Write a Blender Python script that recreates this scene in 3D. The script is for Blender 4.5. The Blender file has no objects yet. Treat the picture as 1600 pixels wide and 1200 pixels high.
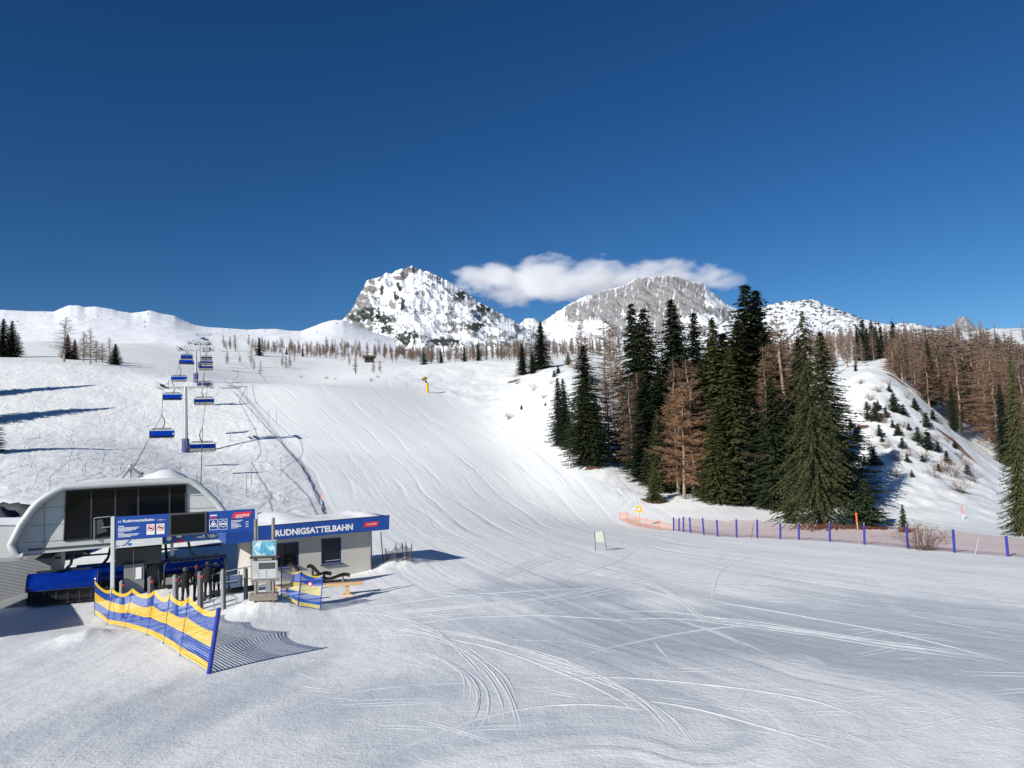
import bpy, bmesh, math, random
import numpy as np
from mathutils import Vector, Matrix
random.seed(7)
R = math.radians
scn = bpy.context.scene
col = scn.collection

# ------------------------------------------------------------------ camera
CAM = Vector((0.0, 0.0, 6.5))
PITCH, ROLL, F = R(5.2), R(2.3), 1200.0          # F in pixels of the 1600 px wide photograph
_r = Vector((1, 0, 0)); _f = Vector((0, math.cos(PITCH), math.sin(PITCH))); _u = Vector((0, -math.sin(PITCH), math.cos(PITCH)))
RT = _r * math.cos(ROLL) - _u * math.sin(ROLL)
UP = _r * math.sin(ROLL) + _u * math.cos(ROLL)
FW = _f
cd = bpy.data.cameras.new('camera'); cam = bpy.data.objects.new('camera', cd); col.objects.link(cam)
cd.sensor_width = 36.0; cd.lens = 27.0; cd.clip_start = 0.1; cd.clip_end = 30000
cam.matrix_world = Matrix(((RT.x, UP.x, -FW.x, CAM.x), (RT.y, UP.y, -FW.y, CAM.y), (RT.z, UP.z, -FW.z, CAM.z), (0, 0, 0, 1)))
scn.camera = cam

# ------------------------------------------------------------------ light
SUN_EL = R(27); SUN_VEC = Vector((-0.65, -0.76, 0)).normalized()     # horizontal direction towards the sun
w = bpy.data.worlds.new('World'); scn.world = w; w.use_nodes = True
nt = w.node_tree; nt.nodes.clear()
sky = nt.nodes.new('ShaderNodeTexSky'); sky.sky_type = 'NISHITA'; sky.sun_disc = False
sky.sun_elevation = SUN_EL; sky.sun_rotation = math.atan2(SUN_VEC.x, SUN_VEC.y)
sky.altitude = 1600; sky.air_density = 1.0; sky.dust_density = 0.15; sky.ozone_density = 4.0
hs = nt.nodes.new('ShaderNodeHueSaturation'); hs.inputs['Saturation'].default_value = 1.22; hs.inputs['Hue'].default_value = 0.503
gm = nt.nodes.new('ShaderNodeGamma'); gm.inputs['Gamma'].default_value = 1.16
bg = nt.nodes.new('ShaderNodeBackground'); bg.inputs['Strength'].default_value = 0.070
wo = nt.nodes.new('ShaderNodeOutputWorld')
nt.links.new(sky.outputs[0], hs.inputs['Color']); tn = nt.nodes.new('ShaderNodeMix'); tn.data_type = 'RGBA'; tn.blend_type = 'MULTIPLY'; tn.inputs[0].default_value = 1.0; tn.inputs[7].default_value = (.79, .80, .77, 1)
nt.links.new(hs.outputs[0], tn.inputs[6]); nt.links.new(tn.outputs[2], gm.inputs[0]); nt.links.new(gm.outputs[0], bg.inputs[0]); nt.links.new(bg.outputs[0], wo.inputs[0])
sl = bpy.data.lights.new('sun', 'SUN'); sl.energy = 5.0; sl.angle = R(0.5); sl.color = (1.0, 0.955, 0.88)
so = bpy.data.objects.new('sun', sl); col.objects.link(so)
sdir = Vector((SUN_VEC.x * math.cos(SUN_EL), SUN_VEC.y * math.cos(SUN_EL), math.sin(SUN_EL)))
so.rotation_euler = sdir.to_track_quat('Z', 'Y').to_euler()
scn.view_settings.view_transform = 'Standard'; scn.view_settings.look = 'None'
scn.view_settings.exposure = 0.17; scn.view_settings.gamma = 1.0
scn.render.engine = 'CYCLES'; scn.cycles.volume_step_rate = 1.0; scn.cycles.volume_max_steps = 128
scn.cycles.volume_bounces = 12; scn.cycles.max_bounces = 12; scn.cycles.diffuse_bounces = 4; scn.cycles.glossy_bounces = 4; scn.cycles.transparent_max_bounces = 24

# ------------------------------------------------------------------ numpy helpers
_PT = {}
def perlin(x, y, seed=0):
    if seed not in _PT:
        rs = np.random.RandomState(seed); p = rs.permutation(256); p = np.concatenate([p, p])
        ang = rs.rand(256) * 2 * np.pi; _PT[seed] = (p, np.cos(ang), np.sin(ang))
    p, gx, gy = _PT[seed]
    x = np.asarray(x, float); y = np.asarray(y, float)
    xi = np.floor(x).astype(int); yi = np.floor(y).astype(int); xf = x - xi; yf = y - yi
    xi &= 255; yi &= 255
    def g(a, b, dx, dy):
        h = p[p[(xi + a) & 255] + ((yi + b) & 255)]
        return gx[h] * dx + gy[h] * dy
    su = xf**3 * (xf * (xf * 6 - 15) + 10); sv = yf**3 * (yf * (yf * 6 - 15) + 10)
    a = g(0, 0, xf, yf); b = g(1, 0, xf - 1, yf); c = g(0, 1, xf, yf - 1); d = g(1, 1, xf - 1, yf - 1)
    return ((a + su * (b - a)) + sv * ((c + su * (d - c)) - (a + su * (b - a)))) * 1.5
def fbm(x, y, oct=4, seed=0, ridged=False, gain=0.5):
    s = 0; a = 1.0; tot = 0
    for i in range(oct):
        n = perlin(x * 2**i + 13.7 * i, y * 2**i - 7.1 * i, seed + i)
        if ridged: n = 1 - 2 * np.abs(n)
        s = s + a * n; tot += a; a *= gain
    return s / tot
def sstep(a, b, x):
    t = np.clip((x - a) / (b - a), 0, 1); return t * t * (3 - 2 * t)

# ------------------------------------------------------------------ picture <-> world
def ray(u, v):
    d = RT * ((u - 800) / F) + UP * ((600 - v) / F) + FW
    return d / d.y                                    # per metre of depth (world y)
def at(u, v, d):
    return CAM + ray(u, v) * d
def proj(p):
    q = Vector(p) - CAM; k = q.dot(FW)
    return 800 + F * q.dot(RT) / k, 600 - F * q.dot(UP) / k
def z_for(t, d, v):                                   # height at (t*d, d) that is seen at picture row v
    # F * q.UP / q.FW = 600 - v, q = (t d, d, h)
    k = (600 - v) / F
    a = t * d * (UP.x - k * FW.x) + d * (UP.y - k * FW.y); b = UP.z - k * FW.z
    return CAM.z - a / b

# ------------------------------------------------------------------ terrain heights
# per column (picture x near row 700): depth -> ('z', height) or row
COLS = {
 -500: [(20,'z0'),(36,'z-.6'),(60,'z0'),(72,'z3'),(150,665),(260,548),(300,560),(450,545),(640,535),(1150,545)],
 -100: [(20,'z0'),(34,'z-.7'),(62,'z-.7'),(72,'z3.5'),(150,680),(260,556),(290,560),(420,543),(640,533),(1150,545)],
 0:    [(20,'z0'),(33,'z-.5'),(37,'z-.8'),(62,'z-.8'),(72,'z3.8'),(150,680),(260,560),(290,562),(420,542),(640,533),(1150,545)],
 110:  [(20,'z0'),(33,'z-.4'),(37,'z-.8'),(62,'z-.8'),(74,'z3.6'),(150,682),(255,565),(285,567),(420,542),(640,533),(1150,545)],
 200:  [(20,'z0'),(33,'z-.3'),(37,'z-.8'),(62,'z-.8'),(76,'z3.0'),(150,692),(250,575),(280,575),(420,546),(640,535),(1150,545)],
 290:  [(20,'z0'),(34,'z-.2'),(38,'z-.7'),(62,'z-.6'),(80,'z2.5'),(150,708),(222,590),(250,588),(420,558),(640,535),(1150,545)],
 360:  [(20,'z0'),(34,'z0'),(40,'z-.3'),(66,'z-.2'),(100,770),(150,704),(215,610),(228,598),(300,594),(420,562),(650,537),(1200,545)],
 440:  [(20,'z0'),(40,'z-.1'),(48,'z-.3'),(72,'z-.1'),(100,782),(150,706),(225,598),(260,601),(320,600),(420,566),(650,542),(1200,550)],
 500:  [(20,'z0'),(48,'z-.4'),(75,'z-.2'),(100,786),(150,708),(225,598),(260,603),(330,600),(430,573),(650,547),(1200,555)],
 600:  [(20,'z0'),(48,'z-.3'),(75,'z-.2'),(105,778),(150,712),(230,610),(300,588),(420,570),(560,553),(800,542),(1200,542)],
 700:  [(20,'z0'),(78,'z-.5'),(110,772),(155,704),(220,640),(250,617),(300,588),(350,568),(375,566),(430,572),(800,556),(1200,552)],
 800:  [(20,'z0'),(60,'z-.5'),(85,'z-1.2'),(118,770),(160,702),(215,645),(260,612),(330,562),(350,559),(420,566),(800,552),(1200,552)],
 845:  [(20,'z0'),(60,'z-.6'),(90,'z-1.6'),(118,764),(150,697),(180,630),(200,592),(212,582),(240,585),(330,570),(800,552),(1200,552)],
 885:  [(20,'z0'),(60,'z-.7'),(94,'z-2.2'),(118,738),(140,692),(165,622),(188,570),(200,564),(240,572),(330,566),(800,552),(1200,552)],
 940:  [(20,'z0'),(60,'z-.8'),(95,'z-2.8'),(106,770),(116,727),(135,692),(160,640),(200,590),(220,577),(300,570),(800,548),(1200,550)],
 1000: [(20,'z0'),(60,'z-1'),(96,'z-3'),(106,782),(118,752),(135,725),(155,695),(200,625),(240,582),(300,572),(800,540),(1200,550)],
 1060: [(20,'z0'),(50,'z-.6'),(85,828),(93,820),(102,790),(112,768),(135,742),(165,697),(220,615),(260,590),(400,570),(900,530),(1200,545)],
 1150: [(20,'z0'),(45,'z-.4'),(66,839),(88,824),(99,797),(112,778),(140,742),(200,645),(260,588),(500,560),(700,545),(1200,555)],
 1250: [(20,'z0'),(45,'z-.4'),(58,846),(80,826),(93,803),(110,785),(140,745),(200,640),(260,585),(450,565),(650,540),(1200,550)],
 1330: [(20,'z0'),(42,'z-.3'),(54,850),(70,836),(82,814),(95,772),(115,695),(135,615),(148,576),(160,575),(220,580),(400,550),(650,530),(1200,545)],
 1405: [(20,'z0'),(42,'z-.3'),(51,856),(68,838),(80,815),(95,776),(115,705),(135,625),(148,572),(158,570),(200,585),(400,545),(650,525),(1200,540)],
 1480: [(20,'z0'),(40,'z-.3'),(49,862),(66,840),(80,816),(95,778),(115,718),(130,680),(138,672),(155,670),(200,625),(280,560),(420,535),(650,522),(1200,535)],
 1560: [(20,'z0'),(40,'z-.3'),(47,868),(62,846),(80,824),(95,798),(115,770),(122,764),(150,735),(200,660),(280,580),(420,540),(900,512),(1200,522)],
 1700: [(20,'z0'),(40,'z-.3'),(45,872),(62,850),(90,820),(130,780),(200,680),(300,590),(500,540),(900,512),(1200,522)],
 2300: [(20,'z0'),(45,'z-.5'),(62,'z-1'),(130,'z-2'),(200,'z8'),(300,'z35'),(500,'z70'),(900,'z120'),(1200,'z120')],
}
us = sorted(COLS)
tk = np.array([ray(u, 700).x for u in us])
NT, ND = 420, 520
T0, T1 = tk[0], tk[-1]; L0, L1 = math.log(18.0), math.log(1200.0)
tg = np.linspace(T0, T1, NT); lg = np.linspace(L0, L1, ND)
ZC = []
for u, t in zip(us, tk):
    ds, zs = [], []
    for d, v in COLS[u]:
        ds.append(math.log(d)); zs.append(float(v[1:]) if isinstance(v, str) else z_for(t, d, v))
    dd = np.exp(lg)
    ZC.append(np.interp(dd, np.exp(ds), zs))
ZC = np.array(ZC)
tab = np.zeros((NT, ND))
for j in range(ND):
    # smooth cosine interpolation across columns
    i = np.clip(np.searchsorted(tk, tg) - 1, 0, len(tk) - 2)
    f = (tg - tk[i]) / (tk[i + 1] - tk[i]); 
    tab[:, j] = ZC[i, j] * (1 - f) + ZC[i + 1, j] * f
def blur(a, s, ax):
    n = int(3 * s) + 1; k = np.exp(-0.5 * (np.arange(-n, n + 1) / s)**2); k /= k.sum()
    a = np.moveaxis(a, ax, 0); p = np.concatenate([np.repeat(a[:1], n, 0), a, np.repeat(a[-1:], n, 0)])
    o = sum(k[m] * p[m:m + a.shape[0]] for m in range(2 * n + 1))
    return np.moveaxis(o, 0, ax)
tab = blur(blur(tab, 5.0, 0), 4.0, 1)
tab = blur(blur(tab, 1.5, 0), 1.5, 1)
def cr(p0, p1, p2, p3, f):
    return p1 + 0.5 * f * (p2 - p0 + f * (2 * p0 - 5 * p1 + 4 * p2 - p3 + f * (3 * (p1 - p2) + p3 - p0)))
def ztab(t, l):
    a = np.clip((t - T0) / (T1 - T0) * (NT - 1), 1, NT - 3.001); b = np.clip((l - L0) / (L1 - L0) * (ND - 1), 1, ND - 3.001)
    i = a.astype(int); j = b.astype(int); fa = a - i; fb = b - j
    rows = []
    for k in (-1, 0, 1, 2):
        rows.append(cr(tab[i + k, j - 1], tab[i + k, j], tab[i + k, j + 1], tab[i + k, j + 2], fb))
    return cr(*rows, fa)
# boundary of the groomed piste (left rope line) in world x as function of depth: off-piste to its left
def base_z(x, y):
    x = np.asarray(x, float); y = np.asarray(y, float)
    ys = np.maximum(y, 18.0)
    z = ztab(np.clip(x / ys, T0, T1), np.log(np.clip(ys, 18, 1200)))
    k = sstep(14, 30, y)
    return z * k
_lb = [(352,596,232),(378,622,210),(410,660,180),(440,695,158),(470,725,135),(492,770,110),(506,802,92),(520,830,72)]
LBY = np.array([p[2] for p in _lb][::-1], float); LBX = np.array([ray(p[0], p[1]).x * p[2] for p in _lb][::-1])
_rb = [(600,588,300),(715,628,240),(760,648,210),(810,668,175),(860,700,140),(900,740,119),(935,775,108),(968,800,100)]
RBY = np.array([p[2] for p in _rb][::-1], float); RBX = np.array([ray(p[0], p[1]).x * p[2] for p in _rb][::-1])
def masks(x, y):
    lb = np.interp(y, LBY, LBX); rb = np.interp(y, RBY, RBX)
    left = sstep(1.0, -3.0, x - lb) * sstep(66, 76, y)
    left = left * sstep(330, 240, y)
    t = x / np.maximum(y, 10)
    right = sstep(-1, 4, x - rb) * sstep(97, 108, y) * (1 - sstep(300, 420, y))
    bank = sstep(0.42, .46, t) * sstep(78, 92, y) * (1 - sstep(300, 420, y))
    far = sstep(250, 340, y)
    return left, np.maximum(right, bank), far, bank
def zt(x, y):
    x = np.asarray(x, float); y = np.asarray(y, float)
    z = base_z(x, y)
    L, Rr, Fa, Bk = masks(x, y)
    # foreground: gentle pushed-snow undulation
    near = 1 - sstep(60, 110, y)
    z = z + near * (0.05 * fbm(x / 4.0, y / 7.0, 3, 3) + 0.012 * fbm(x / 0.7, y / 0.9, 3, 9))
    # polished gentle roll in the right foreground
    z = z + 0.30 * np.exp(-((x - 8) / 9.0)**2 - ((y - 30) / 7.0)**2) * -1 + 0.25 * np.exp(-((x - 1) / 6.0)**2 - ((y - 38) / 8.0)**2)
    # trodden off-piste left of the lift: bumps and carved bowls
    wx = x + 2.5 * perlin(x / 9, y / 9, 31); wy = y + 2.5 * perlin(x / 9 + 5, y / 9, 32)
    if np.any(L > 0): z = z + L * (0.45 * fbm(wx / 14, wy / 20, 3, 11) + 0.10 * fbm(wx / 3.6, wy / 7, 3, 12, True) + 0.05 * fbm(x / .8, y / 1.0, 2, 15))
    if np.any(Rr > 0): z = z + Rr * (0.9 * fbm(x / 9, y / 12, 4, 21) + .12 * fbm(x / 1.6, y / 2.2, 2, 24))
    if np.any(Bk > 0): z = z + Bk * (0.35 * fbm(x / 5, y / 12, 4, 22, True))
    z = z + Fa * (2.6 * fbm(x / 45, y / 60, 5, 41) * sstep(300, 700, y))
    lbx = np.interp(y, LBY, LBX); z = z + .22 * sstep(.35, -.35, x - lbx) * sstep(80, 95, y) * (1 - sstep(215, 235, y)) * sstep(-14, -5, x - lbx)
    # snow heaps by the station and the hut
    for (u, v, d, r, h) in HEAPS:
        px = ray(u, v).x * d
        if not np.any((np.abs(x - px) < 4 * r) & (np.abs(y - d) < 5 * r)): continue
        z = z + h * np.exp(-((x - px)**2 + ((y - d) * .8)**2) / (r * r)) * (1 + .35 * fbm(x / .6, y / .6, 2, 77))
    return z
HEAPS = [(140,962,32.5,.9,.28),(118,968,32.5,1.0,.15),(412,950,35.5,1.3,.45),(440,945,36,1.2,.3),(625,892,50,1.9,.55),(600,893,50,1.5,.25),(385,935,36,1.2,.15)]
def ztf(x, y): return float(zt(np.array([x]), np.array([y]))[0])
def G(u, v, d0=15.0, d1=1190.0):                      # where the ray through a picture point meets the ground
    r = ray(u, v)
    dd = np.exp(np.linspace(math.log(d0), math.log(d1), 900))
    h = CAM.z + r.z * dd - zt(r.x * dd, dd)
    k = np.where((h[:-1] > 0) & (h[1:] <= 0))[0]
    if len(k) == 0: return None
    k = k[0]; f = h[k] / (h[k] - h[k + 1]); d = dd[k] + f * (dd[k + 1] - dd[k])
    return Vector((r.x * d, d, ztf(r.x * d, d)))
def Gd(u, d, v=700):                                  # ground point in picture column u at depth d (column corrected for the tilt)
    for _ in range(3):
        r = ray(u, v); x = r.x * d; z = ztf(x, d); v = proj((x, d, z))[1]
    return Vector((x, d, z))

# ------------------------------------------------------------------ materials
def mat(name, base=(.8, .8, .8), rough=.6, metal=0.0, spec=.5, var=0.0, vscale=8.0, bump=0.0, bscale=30.0, trans=0.0, alpha=1.0, detail=6):
    m = bpy.data.materials.new(name); m.use_nodes = True; n = m.node_tree; b = n.nodes['Principled BSDF']
    b.inputs['Base Color'].default_value = (*base, 1); b.inputs['Roughness'].default_value = rough; b.inputs['Metallic'].default_value = metal
    b.inputs['Specular IOR Level'].default_value = spec; b.inputs['Transmission Weight'].default_value = trans; b.inputs['Alpha'].default_value = alpha
    tc = n.nodes.new('ShaderNodeTexCoord')
    if var > 0:
        nz = n.nodes.new('ShaderNodeTexNoise'); nz.inputs['Scale'].default_value = vscale; nz.inputs['Detail'].default_value = detail
        rmp = n.nodes.new('ShaderNodeValToRGB')
        rmp.color_ramp.elements[0].position = .3; rmp.color_ramp.elements[1].position = .7
        rmp.color_ramp.elements[0].color = (*[max(0, c * (1 - var)) for c in base], 1); rmp.color_ramp.elements[1].color = (*[min(1, c * (1 + var)) for c in base], 1)
        n.links.new(tc.outputs['Object'], nz.inputs['Vector']); n.links.new(nz.outputs['Fac'], rmp.inputs[0]); n.links.new(rmp.outputs[0], b.inputs['Base Color'])
    if bump > 0:
        nb = n.nodes.new('ShaderNodeTexNoise'); nb.inputs['Scale'].default_value = bscale; nb.inputs['Detail'].default_value = 5
        bp = n.nodes.new('ShaderNodeBump'); bp.inputs['Strength'].default_value = bump; bp.inputs['Distance'].default_value = .02
        n.links.new(tc.outputs['Object'], nb.inputs['Vector']); n.links.new(nb.outputs['Fac'], bp.inputs['Height']); n.links.new(bp.outputs[0], b.inputs['Normal'])
    return m

def snow_material():
    m = bpy.data.materials.new('snow'); m.use_nodes = True; n = m.node_tree; L = n.links; b = n.nodes['Principled BSDF']
    N = n.nodes.new
    tc = N('ShaderNodeTexCoord'); uv = N('ShaderNodeAttribute'); uv.attribute_name = 'flow'
    off = N('ShaderNodeAttribute'); off.attribute_name = 'offpiste'; nr = N('ShaderNodeAttribute'); nr.attribute_name = 'near'
    def noise(vec, scale, detail, rough=.5, dist=0.0):
        x = N('ShaderNodeTexNoise'); x.inputs['Scale'].default_value = scale; x.inputs['Detail'].default_value = detail
        x.inputs['Roughness'].default_value = rough; x.inputs['Distortion'].default_value = dist; L.new(vec, x.inputs['Vector']); return x.outputs['Fac']
    def vm(vec, s):
        x = N('ShaderNodeVectorMath'); x.operation = 'MULTIPLY'; x.inputs[1].default_value = s; L.new(vec, x.inputs[0]); return x.outputs[0]
    def ma(op, a, c, clamp=False):
        x = N('ShaderNodeMath'); x.operation = op; x.use_clamp = clamp
        for k, q in enumerate((a, c)):
            if isinstance(q, (int, float)): x.inputs[k].default_value = q
            else: L.new(q, x.inputs[k])
        return x.outputs[0]
    obj = tc.outputs['Object']; fl = uv.outputs['Vector']
    # skied-out streaks along the flow of the piste, three widths
    s1 = noise(vm(fl, (1.1, .035, 1)), 1.0, 4, .62, .15)
    s2 = noise(vm(fl, (5.0, .10, 1)), 1.0, 3, .6, .1)
    s3 = noise(vm(fl, (.30, .02, 1)), 1.0, 2)
    grain = noise(obj, 9.0, 5, .7); lump = noise(obj, 1.6, 5, .6)
    st = ma('ADD', ma('MULTIPLY', s1, .036), ma('MULTIPLY', s2, .006))
    st = ma('ADD', st, ma('MULTIPLY', s3, .12))
    # edges between the passes of the groomer
    sf = N('ShaderNodeSeparateXYZ'); L.new(fl, sf.inputs[0]); wn = noise(vm(fl, (.12, .03, 1)), 1.0, 2)
    fr = ma('FRACT', ma('ADD', ma('MULTIPLY', sf.outputs['X'], .19), ma('MULTIPLY', wn, 1.3)), 0); gv = ma('SUBTRACT', 1.0, ma('MULTIPLY', ma('ABSOLUTE', ma('SUBTRACT', fr, .5), 0), 7.0), True)
    fade = ma('MULTIPLY', ma('SUBTRACT', noise(vm(fl, (.22, .05, 1)), 1.0, 2), .38), 4.0, True)
    st = ma('ADD', st, ma('MULTIPLY', ma('MULTIPLY', ma('MULTIPLY', gv, fade), -.068), ma('SUBTRACT', 1.0, ma('MULTIPLY', nr.outputs['Fac'], .78))))
    inv = ma('SUBTRACT', 1.0, off.outputs['Fac'])
    patch = noise(obj, .09, 3, .5)
    h = ma('MULTIPLY', ma('MULTIPLY', st, inv), ma('MULTIPLY', patch, 1.7))
    nearf = nr.outputs['Fac']
    h = ma('ADD', h, ma('MULTIPLY', grain, ma('ADD', .010, ma('MULTIPLY', nearf, .016))))
    h = ma('ADD', h, ma('MULTIPLY', lump, .045))
    ow = noise(vm(obj, (.32, .15, 1)), 1.0, 6, .55, 1.6)
    h = ma('ADD', h, ma('MULTIPLY', ma('MULTIPLY', ow, .36), off.outputs['Fac']))
    bp = N('ShaderNodeBump'); bp.inputs['Strength'].default_value = 1.0; bp.inputs['Distance'].default_value = 1.0
    L.new(h, bp.inputs['Height']); L.new(bp.outputs[0], b.inputs['Normal'])
    r = N('ShaderNodeValToRGB'); r.color_ramp.elements[0].position = .3; r.color_ramp.elements[1].position = .62
    r.color_ramp.elements[0].color = (.775, .80, .805, 1); r.color_ramp.elements[1].color = (.85, .865, .86, 1)
    mix = ma('ADD', ma('MULTIPLY', s3, .4), ma('MULTIPLY', ma('ADD', s1, s2), .3))
    L.new(mix, r.inputs[0]); L.new(r.outputs[0], b.inputs['Base Color'])
    ic = N('ShaderNodeAttribute'); ic.attribute_name = 'ice_shade'; mi = N('ShaderNodeMix'); mi.data_type = 'RGBA'; mi.inputs[7].default_value = (.50, .545, .58, 1); L.new(ic.outputs['Fac'], mi.inputs[0]); L.new(r.outputs[0], mi.inputs[6]); ir = N('ShaderNodeMapRange'); ir.inputs[3].default_value = .6; ir.inputs[4].default_value = .38; L.new(ic.outputs['Fac'], ir.inputs[0])  # darker colour for icy patches and for the dimly lit near snow
    sc_ = N('ShaderNodeAttribute'); sc_.attribute_name = 'scrub'; mx = N('ShaderNodeMix'); mx.data_type = 'RGBA'; mx.inputs[7].default_value = (.07, .06, .05, 1)
    L.new(sc_.outputs['Fac'], mx.inputs[0]); L.new(mi.outputs[2], mx.inputs[6]); L.new(mx.outputs[2], b.inputs['Base Color'])
    L.new(ir.outputs[0], b.inputs['Roughness']); b.inputs['Specular IOR Level'].default_value = .35
    return m
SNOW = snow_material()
SNOWP = mat('packed_snow', (.82, .83, .85), .7, var=.03, vscale=2, bump=.6, bscale=6)

def grid_mesh(name, X, Y, Z, m, attrs=None, flip=False, smooth=True):
    nr, nc = X.shape
    me = bpy.data.meshes.new(name)
    co = np.stack([X, Y, Z], -1).reshape(-1, 3).astype(np.float32)
    idx = np.arange(nr * nc).reshape(nr, nc)
    q = np.stack([idx[:-1, :-1], idx[:-1, 1:], idx[1:, 1:], idx[1:, :-1]], -1).reshape(-1, 4)
    if flip: q = q[:, ::-1]
    me.vertices.add(len(co)); me.vertices.foreach_set('co', co.ravel())
    me.loops.add(q.size); me.loops.foreach_set('vertex_index', q.ravel().astype(np.int32))
    me.polygons.add(len(q)); me.polygons.foreach_set('loop_start', np.arange(0, q.size, 4, dtype=np.int32))
    me.polygons.foreach_set('use_smooth', np.full(len(q), smooth))
    me.update(calc_edges=True)
    for k, a in (attrs or {}).items():
        if a.ndim == 3:
            at_ = me.attributes.new(k, 'FLOAT_VECTOR', 'POINT'); at_.data.foreach_set('vector', a.reshape(-1, 3).astype(np.float32).ravel())
        else:
            at_ = me.attributes.new(k, 'FLOAT', 'POINT'); at_.data.foreach_set('value', a.ravel().astype(np.float32))
    me.materials.append(m)
    o = bpy.data.objects.new(name, me); col.objects.link(o)
    return o
def struct(o): o['kind'] = 'structure'; return o

# flow coordinate of the skied snow: streamlines traced on the ground, thin-plate interpolated
STREAM = [  # (value, [(u, v) ...]) from top to bottom
 (-14, [(352,600),(395,645),(440,695),(480,745),(505,800),(560,880),(700,960),(900,1050),(1100,1150)]),
 (0,   [(430,600),(500,660),(570,730),(610,790),(690,850),(820,915),(1000,985),(1250,1060),(1500,1120)]),
 (14,  [(500,600),(580,660),(660,730),(720,790),(800,840),(950,890),(1150,940),(1400,985),(1590,1010)]),
 (28,  [(600,610),(700,680),(780,760),(850,810),(970,850),(1150,885),(1350,915),(1590,945)]),
 (40,  [(690,630),(790,680),(870,745),(930,800),(1020,836),(1180,855),(1400,875),(1590,893)]),
]
sp, sv_ = [], []
for val, pts in STREAM:
    for (u, v) in pts:
        g = G(u, v, 12)
        if g is not None: sp.append((math.atan2(g.x, g.y) * 40, math.log(g.y) * 30)); sv_.append(val)
for (u, v, val) in [(100, 1150, -26), (300, 1150, -20), (600, 1170, -12), (1000, 1190, -6), (1400,1190,-1)]:
    g = G(u, v, 12); sp.append((math.atan2(g.x, g.y) * 40, math.log(g.y) * 30)); sv_.append(val)
sp = np.array(sp); sv_ = np.array(sv_, float)
def tps(d2): return np.where(d2 > 1e-9, d2 * np.log(np.maximum(d2, 1e-9)) * .5, 0)
A = tps(((sp[:, None] - sp[None])**2).sum(-1)) + np.eye(len(sp)) * 8.0
P_ = np.hstack([np.ones((len(sp), 1)), sp])
M_ = np.block([[A, P_], [P_.T, np.zeros((3, 3))]])
cf = np.linalg.solve(M_, np.concatenate([sv_, np.zeros(3)]))
def flow(x, y):
    yy = np.maximum(y, 8.0); a = np.arctan2(x, yy) * 40; l = np.log(yy) * 30
    o = cf[-3] + cf[-2] * a + cf[-1] * l
    for k in range(len(sp)): o = o + cf[k] * tps((a - sp[k, 0])**2 + (l - sp[k, 1])**2)
    return o

APX = 15.0
rows = np.exp(np.linspace(math.log(1.0), math.log(1200 + APX), 900)) - APX
tt = np.concatenate([np.linspace(-1.6, -.75, 60)[:-1], np.linspace(-.75, .75, 760), np.linspace(.75, 1.6, 60)[1:]])
YY, TT = np.meshgrid(rows, tt, indexing='ij'); XX = TT * (YY + APX)
ZZ = zt(XX, YY)
Lm, Rm, Fm, Bm = masks(XX, YY)
FL = flow(XX, YY)
flv = np.stack([FL, YY + .35 * XX, np.zeros_like(FL)], -1)
TU = XX / np.maximum(YY, 5)
scrub = sstep(.22, .34, fbm(XX / 20, YY / 38, 5, 301, False, .65) + .06 + .10 * fbm(XX / 90, YY / 90, 2, 304)) * sstep(520, 700, YY) * (sstep(.34, .38, TU) * .9 + .5 * sstep(-.02, -.06, TU) * sstep(820, 900, YY) * sstep(.36, .5, fbm(XX / 60, YY / 60, 3, 303)))
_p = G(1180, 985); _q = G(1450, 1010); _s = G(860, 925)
ice_shade = np.maximum(np.exp(-((XX - _p.x) / 8.5)**2 - ((YY - _p.y) / 5.2)**2), np.exp(-((XX - _q.x) / 5.0)**2 - ((YY - _q.y) / 5.5)**2)); ice_shade = np.maximum(ice_shade, .8 * np.exp(-((XX - _s.x) / 6)**2 - ((YY - _s.y) / 2.6)**2))
ice_shade = np.maximum(ice_shade, .45 * np.exp(-((XX + 4) / 9)**2 - ((YY - 21) / 4)**2))
ice_shade = sstep(.30, .80, ice_shade + .35 * fbm(FL / 3.5, YY / 16, 4, 401) + .12 * fbm(XX / 1.3, YY / 2, 3, 402)) if False else ice_shade
terrain = struct(grid_mesh('snow_ground', XX, YY, ZZ, SNOW, {'flow': flv, 'offpiste': np.clip(Lm + Rm * .35 + Fm * .4, 0, 1), 'near': 1 - sstep(30, 90, YY), 'scrub': np.clip(scrub, 0, 1), 'ice_shade': np.clip(sstep(.18, .85, .31 * (1 - sstep(34, 62, YY)) * (1 + .5 * fbm(XX / 5, YY / 8, 3, 409)) + .85 * ice_shade + .40 * fbm(FL / 3.5, YY / 14, 4, 401) + .10 * fbm(XX / 1.3, YY / 2, 3, 402)), 0, 1) * .9}))  # ice patches, plus near snow darkened in colour for its weaker sunlight
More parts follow.
